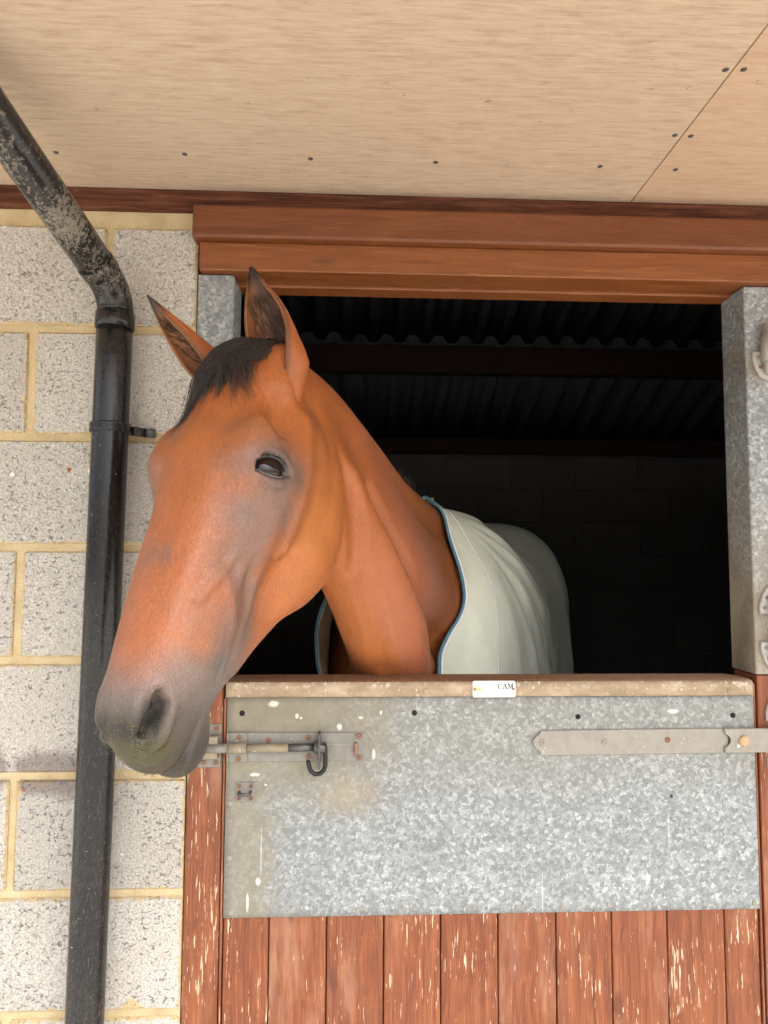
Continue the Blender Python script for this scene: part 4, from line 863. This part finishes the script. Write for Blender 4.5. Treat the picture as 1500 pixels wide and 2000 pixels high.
# ---- eyes
def mat_eye():
    m = M('eye_surface', .03, 0, .32); q = m.o; n = m.nd('ShaderNodeVectorMath'); n.operation = 'NORMALIZE'; m.t.links.new(q, n.inputs[0])
    def dot(v): d = m.nd('ShaderNodeVectorMath'); d.operation = 'DOT_PRODUCT'; m.t.links.new(n.outputs[0], d.inputs[0]); d.inputs[1].default_value = tuple(float(x) for x in v); return d.outputs['Value']
    a, b = dot(HM @ E1), dot(HM @ E2); e = m.math('SQRT', m.math('ADD', m.math('POWER', m.math('DIVIDE', a, .62), 2), m.math('POWER', m.math('DIVIDE', b, .52), 2)))
    pup = m.math('SQRT', m.math('ADD', m.math('POWER', m.math('DIVIDE', a, .36), 2), m.math('POWER', m.math('DIVIDE', b, .16), 2)))
    c = m.mix(m.step(pup, 1.1, .85), m.mix(m.noise(420, det=3), (.007, .003, .002), (.022, .008, .004)), (.004, .004, .006)); c = m.mix(m.step(e, .92, 1.0), c, (.012, .008, .007)); c = m.mix(m.step(e, 1.9, 2.0), c, (.10, .08, .07))
    return m.set(col=c, coat=.15, cr=.02).m
EYE = mat_eye(); LIDM = mat_plain('eyelid_skin', (.030, .027, .028), .38, 0, .5, .3, 300); FOLDM = mat_plain('eyelid_fold_skin', (.095, .075, .068), .5, 0, .4, .3, 300); WET = mat_plain('wet_lid_rim', (.20, .19, .19), .12, 0, .6, .2, 300)
for sg in (1, -1):
    c_ = EC.copy(); c_[2] *= sg; bm = bmesh.new(); bmesh.ops.create_uvsphere(bm, u_segments=48, v_segments=24, radius=ER); eo = obj('eye', bm, EYE, horse, True, loc=tuple(h2w(c_)))
    al = np.linspace(-AM, AM, 25); endf = lambda a: 1-.55*(abs(a)/AM)**4
    P_ = [h2w(eyept(a, float(lid_u(a))+2, .0256, sg)) for a in al]; obj('upper_eyelid', tube(bmesh.new(), P_, [.0032*endf(a) for a in al], 10), LIDM, horse, True)
    P_ = [h2w(eyept(a, float(lid_l(a))-3, .0256, sg)) for a in al]; obj('lower_eyelid', tube(bmesh.new(), P_, [.0028*endf(a) for a in al], 10), LIDM, horse, True); P_ = [h2w(eyept(a, float(lid_u(a))*.9+19-(abs(a)/AM)**2*10, .0268, sg)) for a in al]; obj('eyelid_fold', tube(bmesh.new(), P_, [.0030*endf(a) for a in al], 10), FOLDM, horse, True)
    P_ = [h2w(eyept(a, float(lid_l(a))+3, .0247, sg)) for a in al*.97]; obj('lid_rim', tube(bmesh.new(), P_, [.0008*endf(a) for a in al], 8), WET, horse, True)
# ---- hair strands: three-sided tapering tubes, one mesh per tuft
HAIR = mat_plain('black_horse_hair', (.030, .020, .015), .36, 0, .6, .5, 500)
def strands(curves, r0, taper=.25):
    V, F = [], []
    for c in curves:
        c = np.asarray(c); n = len(c); t = np.gradient(c, axis=0); t /= np.linalg.norm(t, axis=1)[:, None]+1e-9
        a = np.cross(t, np.array([.3, .5, .81])); a /= np.linalg.norm(a, axis=1)[:, None]+1e-9; b = np.cross(t, a); o = len(V)
        rr = r0*random.uniform(.6, 1.3)*np.linspace(1, taper, n)
        for i in range(n):
            for k in range(3): V.append(c[i]+rr[i]*(math.cos(2.094*k)*a[i]+math.sin(2.094*k)*b[i]))
        for i in range(n-1):
            for k in range(3): F.append((o+3*i+k, o+3*i+(k+1) % 3, o+3*i+3+(k+1) % 3, o+3*i+3+k))
    return V, F
def usurf_table():
    gs_, gw = np.linspace(-.06, .20, 66), np.linspace(-.11, .11, 56); A, Bq = np.meshgrid(gs_, gw, indexing='ij'); u = np.full(A.size, .06)
    for _ in range(22): u -= np.clip(evalpts(HO + np.stack([A.ravel(), u, Bq.ravel()], 1) @ HM.T), -.01, .03)*.8
    u = np.maximum(u, -.045).reshape(A.shape)
    def look(s, w):
        i = np.clip((s+.06)/.26*65, 0, 64.999); j = np.clip((w+.11)/.22*55, 0, 54.999); a, b = i.astype(int), j.astype(int); x, y = i-a, j-b
        return u[a, b]*(1-x)*(1-y)+u[a+1, b]*x*(1-y)+u[a, b+1]*(1-x)*y+u[a+1, b+1]*x*y
    return look
usurf = usurf_table()
def forelock(n):
    nt_ = 12; S0 = rng.uniform(-.014, .042, n); W0 = (.010+rng.normal(0, .022, n)).clip(-.050, .056)
    nc = 34; kc = np.r_[np.zeros(16), np.ones(11), np.full(7, 2)].astype(int); cw = np.r_[np.linspace(-.078, -.030, 16), np.linspace(-.028, .026, 11), np.linspace(.030, .058, 7)]+rng.normal(0, .003, nc)
    ce = np.array([.128, .098, .108])[kc]*rng.uniform(.72, 1.12, nc); cl = rng.choice(nc, n, p=np.where(kc == 0, 1.25, np.where(kc == 1, 1.0, .75))/np.where(kc == 0, 1.25, np.where(kc == 1, 1.0, .75)).sum())
    W1 = cw[cl]+rng.normal(0, .0045, n); S1 = ce[cl]*rng.choice([.55, .8, .95, 1.0, 1.12], n, p=[.28, .27, .25, .15, .05])+rng.normal(0, .012, n)
    t = np.linspace(0, 1, nt_)[None]; s = S0[:, None]+(S1-S0)[:, None]*t; w_ = W0[:, None]+(W1-W0)[:, None]*t**1.15 + .003*np.sin(4*t+cl[:, None])
    u = usurf(s, w_); lift = (.004+.022*rng.random(n))[:, None]*np.sin(np.pi*np.clip(t*.95+.05, 0, 1))*(1-.5*t)+.0012+(rng.random(n) < .05)[:, None]*.006*t
    u = u+lift; return [HO+np.stack([s[i], u[i], w_[i]], 1) @ HM.T for i in range(n)]
V, F = strands(forelock(1700), .00050); pyobj('forelock', V, F, HAIR, horse)
def mane(n):
    cr = np.array([(-.128, -.362, 1.832), (-.068, -.228, 1.818), (.006, -.05, 1.762), (.085, .16, 1.704), (.15, .36, 1.680), (.20, .50, 1.66)]); out = []
    for i in range(n):
        q = 1.6+rng.random()**.7*3.0; k = int(q); p = cr[k]*(1-q+k)+cr[k+1]*(q-k)+rng.normal(0, .006, 3)-np.array([.0, 0, .008]); tuft = max(0, 1-abs(q-3.6)/.7)
        L = rng.uniform(.07, .13); side = (np.array([.10, .75, 0]) if (tuft > .2 and rng.random() < .5) else np.array([-.80, .42, 0]))+rng.normal(0, .15, 3); hgt = .005+.055*tuft*rng.random(); L = L*(.45+.55*tuft)
        t = np.linspace(0, 1, 9)[:, None]; c = p+side*L*(t**1.1)*.8+np.array([0, 0, 1])*(hgt*np.sin(np.pi*np.minimum(1, t*1.6))*1.0-L*.95*t**2); out.append(c)
    return out
V, F = strands(mane(1500), .0009); pyobj('mane', V, F, HAIR, horse)
def earfuzz():
    out = []
    for (b, t_, N, r0, bend) in EARS:
        b, t_, N = np.array(b), np.array(t_), np.array(N, float); ax = t_-b; L = np.linalg.norm(ax); ax /= L; N -= ax*(N @ ax); N /= np.linalg.norm(N); S = np.cross(ax, N)
        for i in range(420):
            v = rng.uniform(.02, .70); q = rng.uniform(-.72, .72); a = q*1.75; r = r0*np.interp(v, [0, .3, .6, .9], [.9, 1.0, .8, .3])-.0035
            p = b+ax*L*v+N*bend*math.sin(math.pi*v)+r*(math.sin(a)*S-.85*math.cos(a)*N); d = ax*rng.uniform(.3, 1)+N*rng.uniform(.2, .9)-S*math.sin(a)*rng.uniform(0, .7); d /= np.linalg.norm(d); l = rng.uniform(.008, .020)
            out.append([p, p+d*l*.5+ax*.001, p+d*l+ax*.004])
    return out
FUZZ = mat_plain('ear_fuzz', (.11, .06, .032), .6, 0, .3, .6, 300)
V, F = strands(earfuzz(), .0006); pyobj('ear_hair', V, F, FUZZ, horse)
def whiskers():
    out = []
    for i in range(46):
        s, u, w_ = rng.uniform(.50, .60), rng.uniform(-.15, -.11), rng.uniform(-.03, .045); p = h2w((s, u, w_)); d = HM @ np.array([rng.uniform(.1, .7), -.8, rng.normal(0, .3)]); l = rng.uniform(.012, .03); out.append([p, p+d*l*.5, p+d*l+np.array([0, 0, -.004])])
    for i in range(16):
        s, w_ = rng.uniform(.235, .26), rng.uniform(.088, .1); p = h2w((s, rng.uniform(-.09, -.05), w_)); d = HM @ np.array([.5, -.1, .8]); out.append([p, p+d*.01, p+d*.022])
    return out
wk = whiskers(); V, F = strands(wk[:46], .00025, .3); pyobj('chin_whiskers', V, F, HAIR, horse);
# eyelashes
ls = []
for i in range(60):
    a = rng.uniform(-40, 50); p = h2w(eyept(a, float(lid_u(a))+1, .0275)); d = HM @ (EN*.75-E2*.25+E1*rng.normal(0, .15)); l = rng.uniform(.006, .011); ls.append([p, p+d*l*.6, p+d*l-np.array([0, 0, .003])])
V, F = strands(ls, .00035); pyobj('eyelashes', V, F, HAIR, horse)
# ---- chaff stuck to the muzzle: small flakes on the skin
CHAFF = (lambda m: m.set(col=m.ramp(m.noise(700, det=1), [(.35, (.07, .07, .008)), (.55, (.13, .12, .022)), (.7, (.27, .24, .09))])).m)(M('chaff', .8, 0, .2))
V, F = [], []
cand = HV[(hl[:base_n, 0] > .49) & (hl[:base_n, 2] > -.03)]; ch = w2h(cand)
wt = np.exp(-((ch[:, 0]-.575)/.030)**2-((ch[:, 1]+.045)/.030)**2)+.22*np.exp(-((ch[:, 0]-.54)/.04)**2-((ch[:, 1]+.015)/.025)**2)+.25*np.exp(-((ch[:, 0]-.59)/.02)**2); wt /= wt.sum()
pk = rng.choice(len(cand), 560, p=wt)
gr_ = np.stack([evalpts(cand[pk]+np.eye(3)[i]*1e-3)-evalpts(cand[pk]) for i in range(3)], 1); gr_ /= np.linalg.norm(gr_, axis=1)[:, None]+1e-9
for p, g_ in zip(cand[pk]+rng.normal(0, .0012, (560, 3)), gr_):
    a = np.cross(g_, rng.normal(0, 1, 3)); a /= np.linalg.norm(a); b = np.cross(g_, a); l, ww = rng.uniform(.0004, .0014), rng.uniform(.00025, .0006); q = p+g_*.0009; o = len(V)
    V += [q-a*l-b*ww, q+a*l-b*ww*.6, q+a*l*.8+b*ww+g_*.0006, q-a*l+b*ww*.8+g_*.0004, q+g_*.0009]; F += [(o, o+1, o+4), (o+1, o+2, o+4), (o+2, o+3, o+4), (o+3, o, o+4), (o, o+3, o+2, o+1)]
props(pyobj('chaff', V, F, CHAFF, horse, False), kind='stuff')
# ---- rug
st = [(-.385, 1.34, .05, .55), (-.36, 1.45, .16, .5), (-.30, 1.555, .255, .45), (-.18, 1.635, .318, .40), (-.04, 1.668, .350, .38), (.10, 1.664, .352, .37), (.28, 1.628, .318, .36), (.48, 1.597, .322, .36), (.66, 1.600, .322, .38), (.82, 1.642, .305, .44), (.93, 1.668, .285, .48)]
NQ = 181; qs = np.linspace(-1, 1, NQ)
def ring(f, zt, hw, hh):
    out = []
    for q in qs:
        a = min(1, abs(q)/.62); lat = hw*math.sin(a*math.pi/2)**.85*(1 if q > 0 else -1); z = zt-hh*(1-math.cos(a*math.pi/2))**1.15
        if abs(q) > .62: e = (abs(q)-.62)/.38; z -= e*(zt-hh-.72); lat *= 1+.03*math.sin(e*3)
        out.append(bw(f, lat, z))
    return np.array(out)
near = np.array([(.203, .500, 1.674), (.236, .462, 1.630), (.256, .430, 1.560), (.268, .405, 1.490), (.270, .390, 1.435), (.262, .350, 1.380), (.232, .285, 1.320), (.186, .215, 1.255), (.140, .165, 1.180), (.100, .135, 1.10), (.065, .130, 1.02)])
far = np.array([(.203, .500, 1.674), (.150, .470, 1.640), (.080, .430, 1.58), (.010, .395, 1.51), (-.045, .365, 1.44), (-.075, .335, 1.38), (-.085, .310, 1.32), (-.075, .270, 1.24), (-.035, .200, 1.16), (.010, .150, 1.08), (.055, .130, 1.02)])
def resamp(P, ts): d = np.r_[0, np.cumsum(np.linalg.norm(np.diff(P, axis=0), axis=1))]; d /= d[-1]; return np.stack([np.interp(ts, d, P[:, i]) for i in range(3)], 1)
def smooth_poly(P, n=200):
    m_ = len(P); t = np.linspace(0, m_-1, n); E_ = np.concatenate([(2*P[0]-P[1])[None], P, (2*P[-1]-P[-2])[None]]); i = np.minimum(t.astype(int), m_-2); x = (t-i)[:, None]
    return (-.5*x+x**2-.5*x**3)*E_[i]+(1-2.5*x**2+1.5*x**3)*E_[i+1]+(.5*x+2*x**2-1.5*x**3)*E_[i+2]+(-.5*x**2+.5*x**3)*E_[i+3]
near, far = smooth_poly(near), smooth_poly(far)
neckl = np.concatenate([resamp(far, -qs[qs < 0]), resamp(near, qs[qs >= 0])])
RG = [ring(*s_) for s_ in st]
mid = ring(1.02, 1.665, .262, .50); mid = mid*.55+neckl*.45
RG += [mid, mid*.35+neckl*.65+BF*.0, neckl]; RG = np.array(RG)
NS = 210; t = np.linspace(0, len(RG)-1, NS); E_ = np.concatenate([(2*RG[0]-RG[1])[None], RG, (2*RG[-1]-RG[-2])[None]]); i = np.minimum(t.astype(int), len(RG)-2); x = (t-i)[:, None, None]
RS = (-.5*x+x**2-.5*x**3)*E_[i]+(1-2.5*x**2+1.5*x**3)*E_[i+1]+(.5*x+2*x**2-1.5*x**3)*E_[i+2]+(-.5*x**2+.5*x**3)*E_[i+3]
# push the cloth clear of the body, then even the push out so that the cloth stays taut
ORI = RS.copy(); flat = RS.reshape(-1, 3)
for _ in range(3):
    d0 = evalpts(flat); gr_ = np.stack([evalpts(flat+np.eye(3)[k]*2e-3)-d0 for k in range(3)], 1)/2e-3; gn = np.linalg.norm(gr_, axis=1)+1e-6
    flat = flat+(np.clip(.012-d0, 0, .06)*(d0 < .012))[:, None]*gr_/gn[:, None]
D_ = flat.reshape(RS.shape)-ORI
for _ in range(10):
    D_ = (np.concatenate([D_[:1], D_[:-1]])+D_*2+np.concatenate([D_[1:], D_[-1:]]))/4
    for _k in range(2): D_ = (np.concatenate([D_[:, :1], D_[:, :-1]], 1)+D_*2+np.concatenate([D_[:, 1:], D_[:, -1:]], 1))/4
RS = ORI+D_*1.1
# folds fan out from the withers towards the flank
du = np.gradient(RS, axis=0); dq = np.gradient(RS, axis=1); nn = np.cross(du, dq); nn /= np.linalg.norm(nn, axis=2)[..., None]+1e-9
cen = RS.mean(1, keepdims=True); sgn = np.sign(((RS-cen)*nn).sum(2)); nn *= sgn[..., None]
rel = RS-BO; ff = rel @ BF; dn_ = 1.70-RS[..., 2]; back = np.maximum(1.10-ff, .0); th = np.arctan2(dn_, back+.03); rad = np.hypot(dn_, back)
def wob(x, y, s0): r_ = np.random.default_rng(s0); return sum(r_.uniform(.4, 1)*np.sin(x*r_.uniform(-6, 6)+y*r_.uniform(-6, 6)+r_.uniform(0, 6)) for _ in range(5))/3
ph = th*30+1.3*wob(th*1.5, rad*1.2, 3); ridge = (.5+.5*np.sin(ph))**2.5; ridge2 = (.5+.5*np.sin(th*49+2*wob(th, rad, 8)))**2
amp = np.clip((rad-.10)/.20, 0, 1)*np.clip(1.35-rad, 0, 1)*np.exp(-((th-.62)/.40)**2)
disp = .026*ridge*amp*(.6+.4*wob(ff*1.5, th*3, 5))+.009*ridge2*amp
disp += .006*np.maximum(0, np.sin(ff*34+dn_*9+wob(ff, dn_, 9)))**2*np.clip((dn_-.22)/.25, 0, 1)+.004*wob(ff*2.2, dn_*2.2, 12)
edge_ = np.clip((NS-1-np.arange(NS))/22, 0, 1)[:, None]; RS = RS+nn*(disp*edge_)[..., None]
V = RS.reshape(-1, 3); F = []
for a in range(NS-1):
    for b in range(NQ-1): k = a*NQ+b; F.append((k, k+1, k+NQ+1, k+NQ))
def mat_rug():
    m = M('pale_green_rug_mesh', .85, 0, .2); a = m.nd('ShaderNodeTexWave'); a.inputs['Scale'].default_value = 460; m.t.links.new(m.map(rot=(.6, .3, .8)), a.inputs[0]); b = m.nd('ShaderNodeTexWave'); b.inputs['Scale'].default_value = 460; m.t.links.new(m.map(rot=(-.6, .8, .2)), b.inputs[0])
    n = m.noise(6, det=4); st_ = m.noise(11, m.map((1, 1, .6)), 4, .65)
    c = m.mix(n, (.83, .88, .72), (.88, .92, .79)); c = m.mix(m.step(st_, .55, .8, 0, .38), c, (.36, .40, .24)); c = m.mix(m.math('MULTIPLY', m.math('MULTIPLY', a.outputs[1], b.outputs[1]), .12), c, (.30, .34, .26))
    m.set(col=c, sheen=.15, nrm=m.bump(m.math('ADD', a.outputs[1], b.outputs[1]), .2, .0012)); return m.m
RUG = mat_rug(); TRIM = mat_plain('blue_binding', (.10, .235, .32), .75, 0, .3, .25, 200); PIPING = mat_plain('white_binding', (.86, .87, .87), .8, 0, .2, .15, 200)
rug = pyobj('rug', V, F, RUG, horse); rug['label'] = 'pale green mesh rug with blue binding at the neck'
md = rug.modifiers.new('thickness', 'SOLIDIFY'); md.thickness = .003; md.offset = 1
def sm1(A, k=9):
    ker = np.ones(k)/k; P = np.concatenate([np.repeat(A[:1], k//2, 0), A, np.repeat(A[-1:], k//2, 0)]); return np.stack([np.convolve(P[:, i], ker, 'valid') for i in range(3)], 1)
loop = RS[-1]; nl = sm1(nn[-3], 15); nl /= np.linalg.norm(nl, axis=1)[:, None]; fwd = sm1(RS[-1]-RS[-9], 15); fwd /= np.linalg.norm(fwd, axis=1)[:, None]+1e-9
def ribbon(off, wid, th_):
    pts = loop+fwd*off+nl*.002; bm = bmesh.new(); rr = []
    for p, f_, n_ in zip(pts, fwd, nl): rr.append([bm.verts.new(p+f_*(wid*c)+n_*(th_*s__)) for c, s__ in ((-.5, -.6), (.5, -.6), (.5, .3), (0, .7), (-.5, .3))])
    for a, b in zip(rr[:-1], rr[1:]):
        for k in range(5): bm.faces.new((a[k], a[(k+1) % 5], b[(k+1) % 5], b[k]))
    return bm
obj('binding', ribbon(.004, .012, .005), TRIM, rug, True); obj('binding_edge', ribbon(-.011, .012, .0045), PIPING, rug, True)
kq = NQ//2+int(.30*NQ/2); sm_ = [RS[a, kq+max(0, int((a-NS+40)*.0))]+nn[a, kq]*.003 for a in range(NS-34, NS-1)]
col_ = NS-34; sp2 = [RS[col_, b]+nn[col_, b]*.0032 for b in range(NQ//2+8, NQ-6)]; obj('seam', tube(bmesh.new(), sp2, .0016, 6), PIPING, rug, True)
bm = bmesh.new(); pt = loop[NQ//2+2]+nl[NQ//2+2]*.006; bmesh.ops.create_uvsphere(bm, u_segments=14, v_segments=8, radius=.006); obj('buckle', bm, STEEL, rug, True, loc=tuple(pt))
